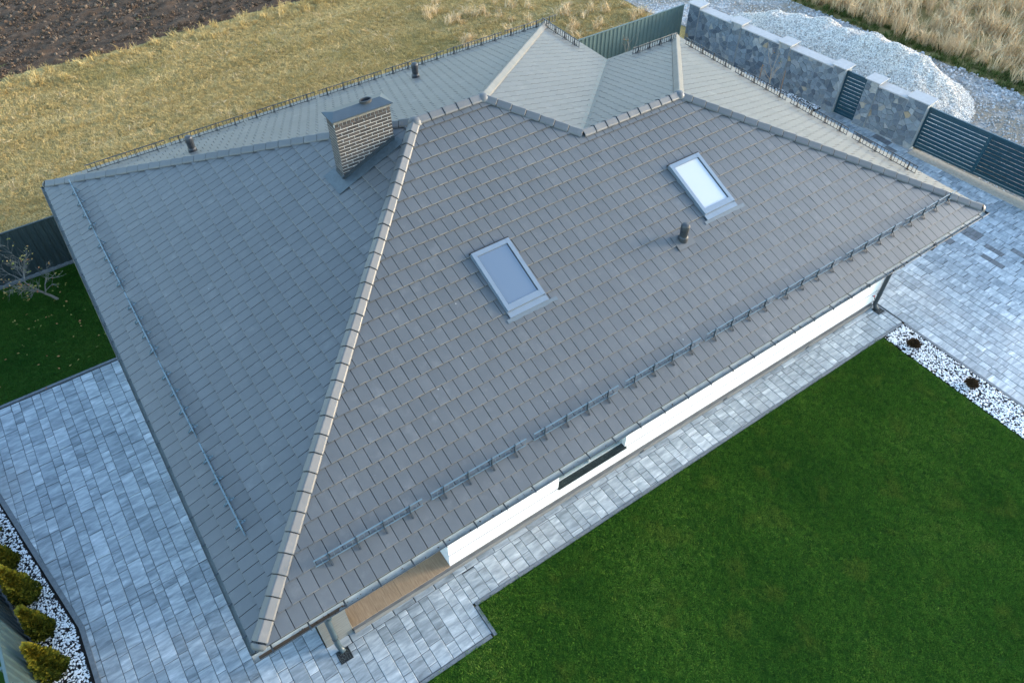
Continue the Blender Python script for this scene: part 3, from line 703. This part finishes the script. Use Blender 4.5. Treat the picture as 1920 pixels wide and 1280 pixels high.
b = MB(); b.box(1.515, 1.532, YW-.02, 3.49, .203, .224); b.build('floor_trim', plain('pale_trim', (.42, .33, .22), .5), fl)
b = MB(); b.box(.955, 1.512, YW+.0, YW+.36, -.1, E-.199); b.build('pillar', 'pillar', house)
def window(x0, x1, z0, z1, mull=True):
    b = MB(); y = YW+.11; t = .06
    b.box(x0+.001, x0+t, y, y+.08, z0, z1); b.box(x1-t, x1-.001, y, y+.08, z0, z1); b.box(x0+t, x1-t, y, y+.08, z1-t, z1-.001); b.box(x0+t, x1-t, y, y+.08, z0, z0+t)
    m_ = (x0+x1)/2
    if mull: b.box(m_-.035, m_+.035, y-.01, y+.081, z0+t, z1-t)
    wo_ = b.build('window', 'frame_grey', house)
    for a, c_ in (((x0+t, m_-.035), (m_+.035, x1-t)) if mull else ((x0+t, x1-t),)):
        p = MB(); p.box(a+.001, c_-.001, y+.03, y+.05, z0+t+.001, z1-t-.001); p.build('pane', 'wglass', wo_)
    s = MB(); s.box(x0-.03 if False else x0+.001, x1-.001, YW+.001, y-.002, z0-.032, z0+.0); s.box(x0-.02, x1+.02, YW-.05, YW-.001, z0-.035, z0+.0); s.build('sill', 'granite', wo_)
window(6.49, 8.35, .664, 2.25); window(9.53, 10.37, 1.236, 2.25, False); window(12.6, 13.39, 1.236, 2.25, False)
# downpipes
def downpipe(x, ytop, ybot, xtop=None):
    xt = x if xtop is None else xtop
    b = MB(); b.tube([(xt, ytop, E-.13), (xt, ytop, E-.25), (x, ybot, E-.62), (x, ybot, .16), (x+.02, ybot-.05, .06), (x+.04, ybot-.12, .02)], .056, 14)
    d = b.build('downpipe', plain('downpipe_paint', (.04, .062, .074), .4) if x < 5 else 'metal_dark', house, smooth=True)
    for z in (.5, 1.9): c_ = MB(); c_.tube([(x, ybot, z), (x, ybot, z+.035)], .063, 14); c_.build('clamp', 'metal_dark', d)
    b = MB(); b.tube([(xt, -.03, E-.145), (xt, -.03, E-.136)], .05, 14); b.build('outlet', 'rubber', d)
    return d
downpipe(1.15, -.03, .60); downpipe(17.28, -.03, .66, 17.15)
b = MB(); b.tube([(17.1, YW, .5), (17.1, YW-.07, .5), (17.1, YW-.08, .44)], .012, 8); tp_ = b.build('garden_tap', 'metal_dark', house); b = MB(); b.box(17.07, 17.13, YW-.06, YW-.03, .515, .53); b.build('handle', 'tap', tp_)
for x in (8.9, 11.6, 14.6):
    b = MB(); b.box(x-.05, x+.05, YW-.075, YW-.061, .04, .11); b.build('plinth_vent', 'metal_dark', house)

# drain grates
def grate(x, y, label):
    o = thing('drain_grate', (x, y, 0), label, 'drain grate', 'drain grates below the downpipes')
    b = MB(); h = .13; t = .012; z = .010
    for q in ((-h, h, -h, -h+t), (-h, h, h-t, h), (-h, -h+t, -h+t, h-t), (h-t, h, -h+t, h-t)): b.box(x+q[0], x+q[1], y+q[2], y+q[3], -.01, z)
    b.build('frame', 'metal_dark', o)
    b = MB(); b.box(x-h+t, x+h-t, y-h+t, y+h-t, -.01, .003); b.build('pit', 'rubber', o)
    b = MB()
    for i in range(9):
        for j in range(9):
            if R.random() < .75: a = R.uniform(0, 3); b.bar((x-.10+i*.025, y-.10+j*.025, .006), (x-.10+i*.025+.02*math.cos(a), y-.10+j*.025+.02*math.sin(a), .006), .006, .006)
    b.build('grid', plain('cast_iron', (.09, .105, .10), .5), o)
grate(1.17, .42, 'square black drain grate under the downpipe by the grey porch pillar'); grate(17.32, .52, 'small drain grate at the foot of the downpipe by the driveway corner')

# ------------------------------------------------------------ fences, stone walls, gates
def sheet_fence(name, p, q, h, mat, label, cat='fence', face=1, post=True):
    p = Vector((*p, 0)); q = Vector((*q, 0)); d = (q-p).normalized(); L_ = (q-p).length; nrm = Vector((-d.y, d.x, 0))*face
    o = thing(name, (p+q)/2, label, cat)
    n_ = max(1, round(L_/1.14)); wd = L_/n_; rb = 6
    prof = []
    for i in range(rb):
        a = i/rb*wd; s_ = wd/rb; prof += [(a, 0), (a+s_*.42, 0), (a+s_*.55, .022), (a+s_*.87, .022)]
    prof.append((wd, 0))
    b = MB(); vs = [(a, h_, z) for z in (.04, h) for a, h_ in prof]; n = len(prof)
    b.add(vs, [(i, i+1, n+i+1, n+i) for i in range(n-1)], 0, 0); me = b.mesh('fence_sheet', mat)
    for i in range(n_):
        X = TRANS(p+d*(i*wd)) @ Matrix(((d.x, nrm.x, 0, 0), (d.y, nrm.y, 0, 0), (0, 0, 1, 0), (0, 0, 0, 1)))
        link('fence_sheet', me, o, X)
    b = MB(); b.bar(p+Vector((0, 0, h+.012)), q+Vector((0, 0, h+.012)), .05, .03); b.build('top_rail', mat, o)
    b = MB(); b.bar(p+Vector((0, 0, .03))-nrm*.0, q+Vector((0, 0, .03)), .10, .10); b.build('base_strip', 'kerb', o)
    for i in range(0, n_+1, 2):
        c_ = p+d*(i*wd)-nrm*.045; b = MB(); b.box(c_.x-.03, c_.x+.03, c_.y-.03, c_.y+.03, 0, h-.002); b.build('post', mat, o)
    return o
sheet_fence('sheet_fence', (-5.85, 15.14), (1.2, 15.12), 1.60, 'fence_dark', 'dark green sheet metal fence behind the bare little tree and back lawn', face=-1)
sheet_fence('sheet_fence', (1.25, 15.12), (23.40, 14.98), 1.58, 'fence_green', 'grey green ribbed metal fence running from behind the roof to the stone wall', face=-1)
sheet_fence('sheet_fence', (-3.71, -1.5), (-3.71, 4.0), 1.55, 'fence_green', 'short straight ribbed metal fence behind the front golden conifers at lower left', face=-1)
sheet_fence('sheet_fence', (-3.72, 4.02), (-5.86, 15.1), 1.55, 'fence_dark', 'slanting metal fence behind the rear conifers, running towards the back lawn', face=-1)

def voronoi_cells(w_, h_, size, seed, aspect=1.25):
    rr = random.Random(seed); nx = max(1, round(w_/(size*aspect))); ny = max(1, round(h_/size)); pts = []
    for i in range(nx):
        for j in range(ny):
            pts.append(((i+.5+rr.uniform(-.46, .46)+(j % 2)*.3)*w_/nx, (j+.5+rr.uniform(-.46, .46))*h_/ny))
    cells = []
    for i, p in enumerate(pts):
        poly = [(0, 0), (w_, 0), (w_, h_), (0, h_)]
        for j, q in enumerate(pts):
            if i == j or abs(p[0]-q[0]) > 4*size or abs(p[1]-q[1]) > 4*size: continue
            a, b_ = q[0]-p[0], q[1]-p[1]
            poly = clip(poly, a, b_, (q[0]**2+q[1]**2-p[0]**2-p[1]**2)/2)
            if len(poly) < 3: break
        if area(poly) > .002: cells.append(poly)
    return cells
TD = Vector((-.115, 1, 0)).normalized(); ND = Vector((-TD.y, TD.x, 0))
ORG = Vector((24.66, 4.9, 0))
def wpt(s, out, z): return ORG+TD*s+ND*out+Vector((0, 0, z))
def stone_face(parent, s0, s1, z0, z1, out, size, seed, side=None):
    for poly in voronoi_cells(s1-s0, z1-z0, size, seed):
        c_ = (sum(p[0] for p in poly)/len(poly), sum(p[1] for p in poly)/len(poly))
        ins = []
        for p in poly:
            d = math.dist(p, c_); k_ = max(.3, 1-.007/max(d, .02)); ins.append((c_[0]+(p[0]-c_[0])*k_, c_[1]+(p[1]-c_[1])*k_))
        t = R.uniform(.006, .030)
        pts = [wpt(s0+a, out, z0+b_) for a, b_ in ins]
        b = MB(); b.prism(pts, ND*t, bev=.005); b.build('stone', 'stone', parent)
def wbox(b, s0, s1, o0, o1, z0, z1, mi=0):
    X = Matrix(((TD.x, ND.x, 0, ORG.x), (TD.y, ND.y, 0, ORG.y), (0, 0, 1, 0), (0, 0, 0, 1)))
    b.box(s0, s1, o0, o1, z0, z1, mi, X=X)
HP = 1.70
def wall_pillar(o, s0, s1, seed):
    b = MB(); wbox(b, s0, s1, -.42, .03, -.1, HP); p = b.build('pillar', 'stone_mortar', o)
    stone_face(p, s0+.01, s1-.01, .02, HP-.02, .031, .165, seed)
    b = MB(); wbox(b, s0-.06, s1+.06, -.48, .10, HP+.001, HP+.036); b.build('cap', 'coping', p)
    return p
def wall_panel(o, s0, s1, seed):
    h = 1.58; b = MB(); wbox(b, s0+.001, s1-.001, -.36, -.03, -.1, h); p = b.build('wall_panel', 'stone_mortar', o)
    stone_face(p, s0+.01, s1-.01, .04, h-.02, -.029, .16, seed)
    b = MB(); wbox(b, s0+.001, s1-.001, -.40, .05, h+.001, h+.045); b.build('coping', 'coping', p)
sw = thing('stone_wall', wpt(6.5, -.2, 0), 'long grey field stone wall with four capped pillars, left of the narrow gate', 'stone wall')
pil = [(3.0, 3.46), (5.27, 5.73), (7.45, 7.90), (9.45, 9.95)]
for i, (a, c_) in enumerate(pil): wall_pillar(sw, a, c_, 20+i)
for i in range(3): wall_panel(sw, pil[i][1], pil[i+1][0], 30+i)
sw2 = thing('stone_wall', wpt(1.0, -.2, 0), 'short grey field stone wall between the narrow gate and the wide driveway gate', 'stone wall')
wall_pillar(sw2, -.06, .62, 40); wall_pillar(sw2, 1.72, 2.16, 41); wall_panel(sw2, .62, 1.72, 42)

def slat_gate(name, s0, s1, z0, z1, n_, posts, out, label):
    o = thing(name, wpt((s0+s1)/2, out, 0), label, 'gate')
    b = MB(); t = .07
    wbox(b, s0, s0+t, out-.03, out+.03, z0, z1); wbox(b, s1-t, s1, out-.03, out+.03, z0, z1); wbox(b, s0+t, s1-t, out-.03, out+.03, z1-t, z1); wbox(b, s0+t, s1-t, out-.03, out+.03, z0, z0+t)
    for p in posts: wbox(b, p-.05, p+.05, out-.031, out+.031, z0+t, z1-t)
    b.build('frame', 'gate', o)
    edges = [s0+t] + [v for p in posts for v in (p-.05, p+.05)] + [s1-t]
    hh = (z1-z0-2*t); pit = hh/n_
    for a, c_ in zip(edges[::2], edges[1::2]):
        for i in range(n_):
            zz = z0+t+i*pit; b = MB(); wbox(b, a+.001, c_-.001, out-.012, out+.012, zz+.013, zz+pit-.013); b.build('slat', 'gate', o)
    return o
slat_gate('narrow_gate', 2.17, 2.99, .03, 1.62, 11, [], -.12, 'narrow petrol coloured slatted gate between two stone pillars')
g = slat_gate('driveway_gate', -9.0, -.07, .06, 1.55, 10, [-2.15, -4.3, -6.5], -.17, 'wide petrol coloured slatted driveway gate beside the last stone pillar')

# ------------------------------------------------------------ gravel heap
cones = [(27.0, 13.2, 1.15, 2.3), (27.2, 12.2, 1.5, 2.5), (27.2, 11.2, 1.70, 2.6), (27.4, 10.1, 1.78, 2.6), (27.5, 9.0, 1.95, 2.7), (27.5, 8.1, 1.92, 2.6), (27.7, 7.3, 1.72, 2.4), (27.9, 6.7, 1.25, 2.0), (26.2, 14.0, .6, 1.9)]
def heap_h(x, y):
    wx, wy = .22*mnoise.noise((x*.6, y*.6, 7)), .22*mnoise.noise((x*.6, y*.6, 17)); t = 0
    for cx, cy, ch_, cr in cones:
        d = math.hypot(x+wx-cx, y+wy-cy); v = ch_*(1-math.sqrt(d*d+.12)/cr)
        t += math.exp(14*v)
    h = math.log(t+1)/14-.05
    return h + (.16*mnoise.noise((x*1.0, y*1.0, 0))+.09*mnoise.noise((x*2.6, y*2.6, 1)) if h > .02 else -.05)
b = MB(); nx, ny = 60, 100; x0, x1, y0, y1 = 25.0, 30.2, 4.4, 15.8
vs = [(x0+(x1-x0)*i/nx, y0+(y1-y0)*j/ny) for j in range(ny+1) for i in range(nx+1)]
vs = [(x, y, heap_h(x, y)-.03) for x, y in vs]
b.add(vs, [(j*(nx+1)+i, j*(nx+1)+i+1, (j+1)*(nx+1)+i+1, (j+1)*(nx+1)+i) for j in range(ny) for i in range(nx)], 0)
gp = thing('gravel_heap', (27.5, 9.8, 0), 'long heap of white crushed stone piled on the road behind the stone wall', 'gravel heap')
heap = b.build('mound', 'heap', gp, smooth=True)

# ------------------------------------------------------------ scatter (stuff)
def tuft(n, h, spread, wd, bend, seed, mat, segs=2):
    rr = random.Random(seed); b = MB()
    for _ in range(n):
        a = rr.uniform(0, 6.283); r_ = spread*math.sqrt(rr.random()); base = Vector((math.cos(a)*r_, math.sin(a)*r_, -.01)); hh = h*rr.uniform(.55, 1.1)
        a2 = rr.uniform(0, 6.283); bd = Vector((math.cos(a2), math.sin(a2), 0))*hh*bend*rr.uniform(.3, 1.2); sd_ = Vector((-bd.y, bd.x, 0)).normalized()*wd*rr.uniform(.7, 1.3)
        mid = base+bd*.35+Vector((0, 0, hh*.6)); tip = base+bd+Vector((0, 0, hh*(1-.35*bend)))
        b.add([base-sd_, base+sd_, mid+sd_*.75, mid-sd_*.75, tip], [(0, 1, 2, 3), (3, 2, 4)], 0, rr.random()*.35)
    return bpy.data.objects.new('tuft', b.mesh('tuft', mat))
def rock(seed, flat, mat, sub=1):
    rr = random.Random(seed); import bmesh
    bm = bmesh.new(); bmesh.ops.create_icosphere(bm, subdivisions=sub, radius=.5)
    for v in bm.verts:
        v.co *= rr.uniform(.72, 1.15); v.co.z *= flat
    me = bpy.data.meshes.new('chip'); bm.to_mesh(me); bm.free(); me.materials.append(M[mat]); return bpy.data.objects.new('chip', me)
gn_cache = {}
def scatter(name, surf, sources, density, smin, smax, seed, tilt=.25, align=False, kind='stuff', parent=None, **props):
    col = bpy.data.collections.new(name+'_sources')
    for s_ in sources: col.objects.link(s_)
    ng = bpy.data.node_groups.new(name, 'GeometryNodeTree'); ng.is_modifier = True
    ng.interface.new_socket('Geometry', in_out='INPUT', socket_type='NodeSocketGeometry'); ng.interface.new_socket('Geometry', in_out='OUTPUT', socket_type='NodeSocketGeometry')
    N = ng.nodes.new; l = ng.links.new
    gi, go = N('NodeGroupInput'), N('NodeGroupOutput')
    dp = N('GeometryNodeDistributePointsOnFaces'); dp.inputs['Density'].default_value = density; dp.inputs['Seed'].default_value = seed
    ci = N('GeometryNodeCollectionInfo'); ci.inputs['Collection'].default_value = col; ci.inputs['Separate Children'].default_value = True; ci.inputs['Reset Children'].default_value = True
    ip = N('GeometryNodeInstanceOnPoints'); ip.inputs['Pick Instance'].default_value = True
    rv = N('FunctionNodeRandomValue'); rv.data_type = 'FLOAT_VECTOR'; rv.inputs[0].default_value = (-tilt, -tilt, 0); rv.inputs[1].default_value = (tilt, tilt, 6.283); rv.inputs['Seed'].default_value = seed+1
    rs = N('FunctionNodeRandomValue'); rs.data_type = 'FLOAT'; rs.inputs[2].default_value = smin; rs.inputs[3].default_value = smax; rs.inputs['Seed'].default_value = seed+2
    l(gi.outputs[0], dp.inputs[0]); l(dp.outputs['Points'], ip.inputs['Points']); l(ci.outputs[0], ip.inputs['Instance'])
    l(rv.outputs[0], ip.inputs['Rotation']); l(rs.outputs[1], ip.inputs['Scale']); l(ip.outputs[0], go.inputs[0])
    me = bpy.data.meshes.new(name); me.from_pydata([tuple(v) for v in surf[0]], [], surf[1])
    o = link(name, me, parent); md = o.modifiers.new('scatter', 'NODES'); md.node_group = ng
    o['kind'] = kind
    for k_, v_ in props.items(): o[k_] = v_
    return o
def flat(pts, z=0): return ([(x, y, z) for x, y in pts], [tuple(range(len(pts)))])
def grid(x0, x1, y0, y1, n, m, f):
    return ([(x0+(x1-x0)*i/n, y0+(y1-y0)*j/m, f(x0+(x1-x0)*i/n, y0+(y1-y0)*j/m)) for j in range(m+1) for i in range(n+1)], [(j*(n+1)+i, j*(n+1)+i+1, (j+1)*(n+1)+i+1, (j+1)*(n+1)+i) for j in range(m) for i in range(n)])
lawn_t = [tuft(16, .05, .055, .0032, .7, 50+i, 'grass') for i in range(5)]
scatter('lawn_grass', flat([(1.0, -9.5), (16.54, -9.5), (16.54, -.235), (3.81, -.235), (3.81, -.935), (1.0, -.935)]), lawn_t, 640, .7, 1.6, 3, .45)
lawn_s = [tuft(16, .055, .06, .0036, .7, 60+i, 'grass_shade') for i in range(4)]
scatter('back_lawn_grass', flat([(-5.0, 10.66), (.2, 10.66), (.2, 15.0), (-5.6, 15.0)]), lawn_s, 420, .75, 1.25, 4, .3)
peb = [rock(70+i, .62, 'pebble') for i in range(6)]
scatter('white_pebbles', flat([(16.60, -6.5), (17.43, -6.5), (17.43, -.21), (16.60, -.21)], .008), peb, 1000, .026, .062, 5, .6)
scatter('bed_pebbles', flat([(-3.66, 1.2), (-2.95, 1.2), (-2.95, 3.84), (-3.88, 8.9), (-4.55, 8.9), (-3.68, 4.1)], -.008), [rock(76+i, .62, 'pebble') for i in range(6)], 1100, .026, .058, 6, .6)
scatter('wall_pebbles', flat([(24.34, 8.36), (24.2, 10.0), (23.95, 11.8), (23.55, 14.9), (22.9, 14.9), (22.9, 8.36)], .026), [rock(82+i, .62, 'pebble') for i in range(4)], 700, .03, .06, 7, .6)
cr = [rock(90+i, .7, 'heapstone') for i in range(6)]
scatter('heap_stones', (vs, [tuple(f) for f in b.f]), cr, 620, .03, .075, 8, 3, parent=gp)
scatter('road_stones', flat([(25.2, -3), (31.2, -3), (31.2, 6), (30.4, 15), (29.9, 26), (24.4, 26), (24.3, 18.3), (24.9, 15.3)], -.03), [rock(96+i, .6, 'crushed') for i in range(6)], 105, .03, .11, 9, 3)
scatter('rubble_edge', flat([(29.9, 2), (31.3, 2), (31.3, 6), (30.5, 14), (29.8, 14), (30.2, 6)], -.02), [rock(102+i, .7, 'crushed') for i in range(4)], 34, .07, .19, 10, 3)
hay = [tuft(15, .075, .085, .0038, 1.0, 110+i, 'hay') for i in range(6)]
def edge_y(x): return 27.5+.35*mnoise.noise((x*.35, 0, 0))+.15*mnoise.noise((x*1.4, 5, 0))
scatter('field_grass', flat([(-6, 15.25), (24.0, 15.1), (24.2, 19), (24.4, 28.5)] + [(24-i, edge_y(24-i)) for i in range(1, 31)], -.055), hay, 170, .6, 1.5, 11, .4)
hayt = [tuft(22, .34, .14, .006, .9, 120+i, 'hay') for i in range(4)]
scatter('field_edge_grass', flat([(-6, 26.3), (24, 26.3)] + [(24-i, edge_y(24-i)+.1) for i in range(0, 31)], -.055), hayt, 7, .6, 1.3, 12, .4)
scatter('field_tussocks', flat([(16, 17.5), (24.2, 15.6), (24.5, 40), (14, 40), (14, 28.5), (16, 26)], -.055), [tuft(30, .5, .2, .008, .8, 126+i, 'hay_tall') for i in range(3)], 1.6, .6, 1.3, 13, .3)
scatter('field_straw', flat([(-6, 15.25), (24.0, 15.1), (24.2, 19), (24.4, 27), (-6, 27)], -.05), [tuft(7, .20, .16, .004, 1.6, 133+i, 'hay_tall') for i in range(3)], 2.5, .6, 1.4, 14, .9)
tall = [tuft(26, .85, .17, .010, .55, 140+i, 'hay_tall') for i in range(5)]
scatter('tall_grass', flat([(31.6, -4), (60, -4), (60, 45), (30.2, 45), (30.8, 15), (31.5, 9.5), (31.9, 5)], -.06), tall, 9, .5, 1.15, 15, .25)
scatter('ditch_grass', flat([(30.9, 1), (32.4, 1), (32.4, 6), (31.7, 16), (30.3, 16), (31.2, 6)], -.06), [tuft(24, .28, .15, .008, .8, 150+i, 'hay_green') for i in range(4)], 22, .6, 1.2, 16, .3)
# ploughed field
def plough_h(x, y):
    e = y-edge_y(x); k_ = max(0, min(1, e/.5))
    return k_*(.10+.10*mnoise.noise((x*.9, y*2.1, 0))+.11*mnoise.noise((x*2.7, y*4.3, 2))+.07*abs(mnoise.noise((x*6, y*8, 4))))-.10
vs_, fs_ = grid(-24, 40, 27.0, 56, 290, 180, plough_h)
b = MB(); b.add(vs_, fs_, 0); b.build('ploughed_field', 'plough', smooth=True, kind='structure')
vs2, fs2 = grid(-10, 16, 27.7, 40, 40, 24, plough_h)
scatter('soil_clods', (vs2, fs2), [rock(160+i, .7, 'clod', 2) for i in range(6)], 10, .05, .22, 17, 3)
scatter('soil_crumbs', (vs2, fs2), [rock(170+i, .7, 'clod') for i in range(4)], 90, .025, .085, 18, 3)
# leaves lying on the small lawn
lb = MB()
for _ in range(90):
    x, y = R.uniform(-3.4, .2), R.choice([R.gauss(13.0, .9), R.uniform(10.8, 14.9)]); s_ = R.uniform(.02, .045)
    if y > 14.95: continue
    X = TRANS((x, y, .055+R.uniform(0, .01))) @ Matrix.Rotation(R.uniform(0, 6), 4, 'Z') @ Matrix.Rotation(R.uniform(-.4, .4), 4, 'X')
    lb.add([X @ Vector(p) for p in ((-s_, 0, 0), (0, -s_*.6, .004), (s_, 0, 0), (0, s_*.6, .004))], [(0, 1, 2, 3)])
lb.build('fallen_leaves', 'leaf_autumn', kind='stuff')

# ------------------------------------------------------------ plants
def conifer(x, y, h, r_, seed, label, lean=0):
    rr = random.Random(seed)
    o = thing('conifer', (x, y, 0), label, 'conifer', 'golden conifers in the white gravel bed')
    X = TRANS((x, y, 0)) @ Matrix.Rotation(lean, 4, 'Y')
    core = MB(); zz = [0.02, .10, .28, .52, .78, 1.0]; pr = [.60, .95, .92, .62, .30, .02]
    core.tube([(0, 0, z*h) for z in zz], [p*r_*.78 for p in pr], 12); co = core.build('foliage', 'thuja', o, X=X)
    f = MB(); 
    def rad_at(t): 
        for i in range(5):
            if zz[i] <= t <= zz[i+1]: return r_*(pr[i]+(pr[i+1]-pr[i])*(t-zz[i])/(zz[i+1]-zz[i]))
        return r_*.1
    for _ in range(2600):
        t = rr.random()**1.25*.98+.02; a = rr.uniform(0, 6.283); ra = rad_at(t)*(rr.uniform(.72, 1.02)+.10*math.sin(a*5+t*9))
        c_ = Vector((math.cos(a)*ra, math.sin(a)*ra, t*h)); out = Vector((math.cos(a), math.sin(a), rr.uniform(.5, 1.6))).normalized()
        ln = rr.uniform(.03, .085)*(1+.5*t); tan = Vector((-math.sin(a), math.cos(a), 0)); tw = rr.uniform(-1.2, 1.2)
        sd_ = (tan*math.cos(tw)+out.cross(tan)*math.sin(tw))*ln*rr.uniform(.25, .45)
        f.add([c_-sd_*.5, c_+out*ln*.55-sd_, c_+out*ln, c_+out*ln*.55+sd_, c_+sd_*.5], [(0, 1, 2, 3, 4)], 0, rr.random())
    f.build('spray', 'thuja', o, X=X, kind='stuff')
    s_ = MB(); s_.tube([(x, y, -.02), (x, y, .2)], .03, 8); s_.build('stem', 'bark', o)
    return o
conifer(-3.42, 3.22, 1.28, .25, 1, 'nearest golden conifer in the gravel bed, brightest yellow tip')
conifer(-3.43, 4.12, 1.08, .21, 2, 'small dark green conifer second from the front in the gravel bed')
conifer(-3.53, 5.05, 1.26, .26, 3, 'widest golden conifer, third from the front in the gravel bed')
conifer(-3.74, 6.0, 1.08, .23, 4, 'dark conifer at the left picture edge behind the widest golden one')
conifer(-3.98, 6.95, .95, .26, 5, 'barely visible conifer tip at the far upper end of the bed')
def ball(x, y, r_, seed, label):
    rr = random.Random(seed); o = thing('round_shrub', (x, y, 0), label, 'shrub', 'small brown shrubs in the white gravel')
    f = MB(); f.tube([(x, y, 0), (x, y, r_*.4), (x, y, r_*.9), (x, y, r_*1.3)], [r_*.5, r_*.75, r_*.65, r_*.15], 10)
    for _ in range(900):
        d = Vector((rr.gauss(0, 1), rr.gauss(0, 1), abs(rr.gauss(0, 1))*.9+.05)).normalized(); c_ = Vector((x, y, r_*.45))+Vector((d.x, d.y, d.z*.95))*r_*rr.uniform(.65, 1.0)
        ln = rr.uniform(.015, .045); t = d.orthogonal().normalized(); t = (Matrix.Rotation(rr.uniform(0, 6.28), 3, d) @ t)*ln*.35
        f.add([c_-t, c_+t, c_+d*ln+t*.6, c_+d*ln-t*.6], [(0, 1, 2, 3)], 0)
    f.build('foliage', 'shrub_brown', o)
ball(16.98, -.83, .145, 1, 'small round brown shrub nearer the path in white gravel'); ball(17.0, -2.48, .15, 2, 'small round brown shrub nearer the right picture edge in white gravel')
def bare_tree(name, base, h, seed, label, cat, mat, spread=1.0, leaves=0, thick=.03, lean=(0, 0), levels=4, kids=4):
    rr = random.Random(seed); o = thing(name, base, label, cat); br = MB(); lf = MB(); tips = []
    tr = MB()
    def grow(p, d, ln, r_, lv, target):
        pts = [Vector(p)]; rs = [r_]; d = Vector(d).normalized(); n = 5
        for i in range(n):
            d = (d+Vector((rr.gauss(0, .13), rr.gauss(0, .13), rr.gauss(.05, .08)))).normalized(); pts.append(pts[-1]+d*ln/n); rs.append(r_*(1-.62*(i+1)/n))
        target.tube(pts, rs, 6 if lv < 2 else 4, cap=False)
        if lv >= levels: tips.append((pts[-1], d)); tips.append((pts[-2], d)); return
        for k_ in range(kids if lv else kids+3):
            i = rr.randint(1 if lv else 2, n); q = pts[i]; a = rr.uniform(0, 6.283)
            out = (d.orthogonal().normalized()); out = Matrix.Rotation(a, 3, d) @ out
            nd = (d*rr.uniform(.5, 1.0)+out*spread*rr.uniform(.5, 1.1)+Vector((0, 0, .18))).normalized()
            grow(q, nd, ln*rr.uniform(.5, .78), max(.0042, rs[i]*.66), lv+1, br)
    grow(Vector(base), (lean[0], lean[1], 1), h*.42, thick, 0, tr)
    tr.build('trunk', mat, o); br.build('crown', mat, o)
    if leaves:
        for _ in range(leaves):
            q, d = rr.choice(tips); c_ = q+Vector((rr.gauss(0, .03), rr.gauss(0, .03), rr.gauss(0, .03))); s_ = rr.uniform(.025, .05)
            X = TRANS(c_) @ Matrix.Rotation(rr.uniform(0, 6), 4, 'Z') @ Matrix.Rotation(rr.uniform(-1, 1), 4, 'X')
            lf.add([X @ Vector(p) for p in ((-s_, 0, 0), (0, -s_*.55, .006), (s_, 0, 0), (0, s_*.55, .006))], [(0, 1, 2, 3)])
        lf.build('leaves', 'leaf_autumn', o, kind='stuff')
    return o
bare_tree('fruit_tree', (-1.07, 13.75, 0), 2.3, 11, 'nearly bare little fruit tree with a few autumn leaves on the back lawn', 'tree', 'bark', 1.05, 130, .042, (-.45, 0), 3, 5)
bare_tree('sapling', (23.75, 10.4, 0), 2.6, 5, 'slim bare sapling standing in front of the long stone wall', 'tree', 'bark_pale', .5, 10, .028, (.0, -.02), 2, 2)
bare_tree('sapling', (20.3, 14.55, 0), 2.3, 8, 'thin bare sapling rising behind the roof against the green fence', 'tree', 'bark_pale', .6, 6, .02, (0, 0), 2, 2)
for i, (x, y, lb_) in enumerate(((23.55, 10.75, 'orange wooden stake left of the sapling by the stone wall'), (23.9, 9.95, 'orange wooden stake right of the sapling by the stone wall'))):
    b = MB(); b.tube([(x, y, -.02), (x, y+.02, .82), (x, y+.02, .88)], [.022, .020, .005], 8); b.build('wooden_stake', plain('orange_wood', (.27, .17, .11), .8), None, label=lb_, category='stake', group='stakes by the sapling')
print('objects', len(bpy.data.objects))
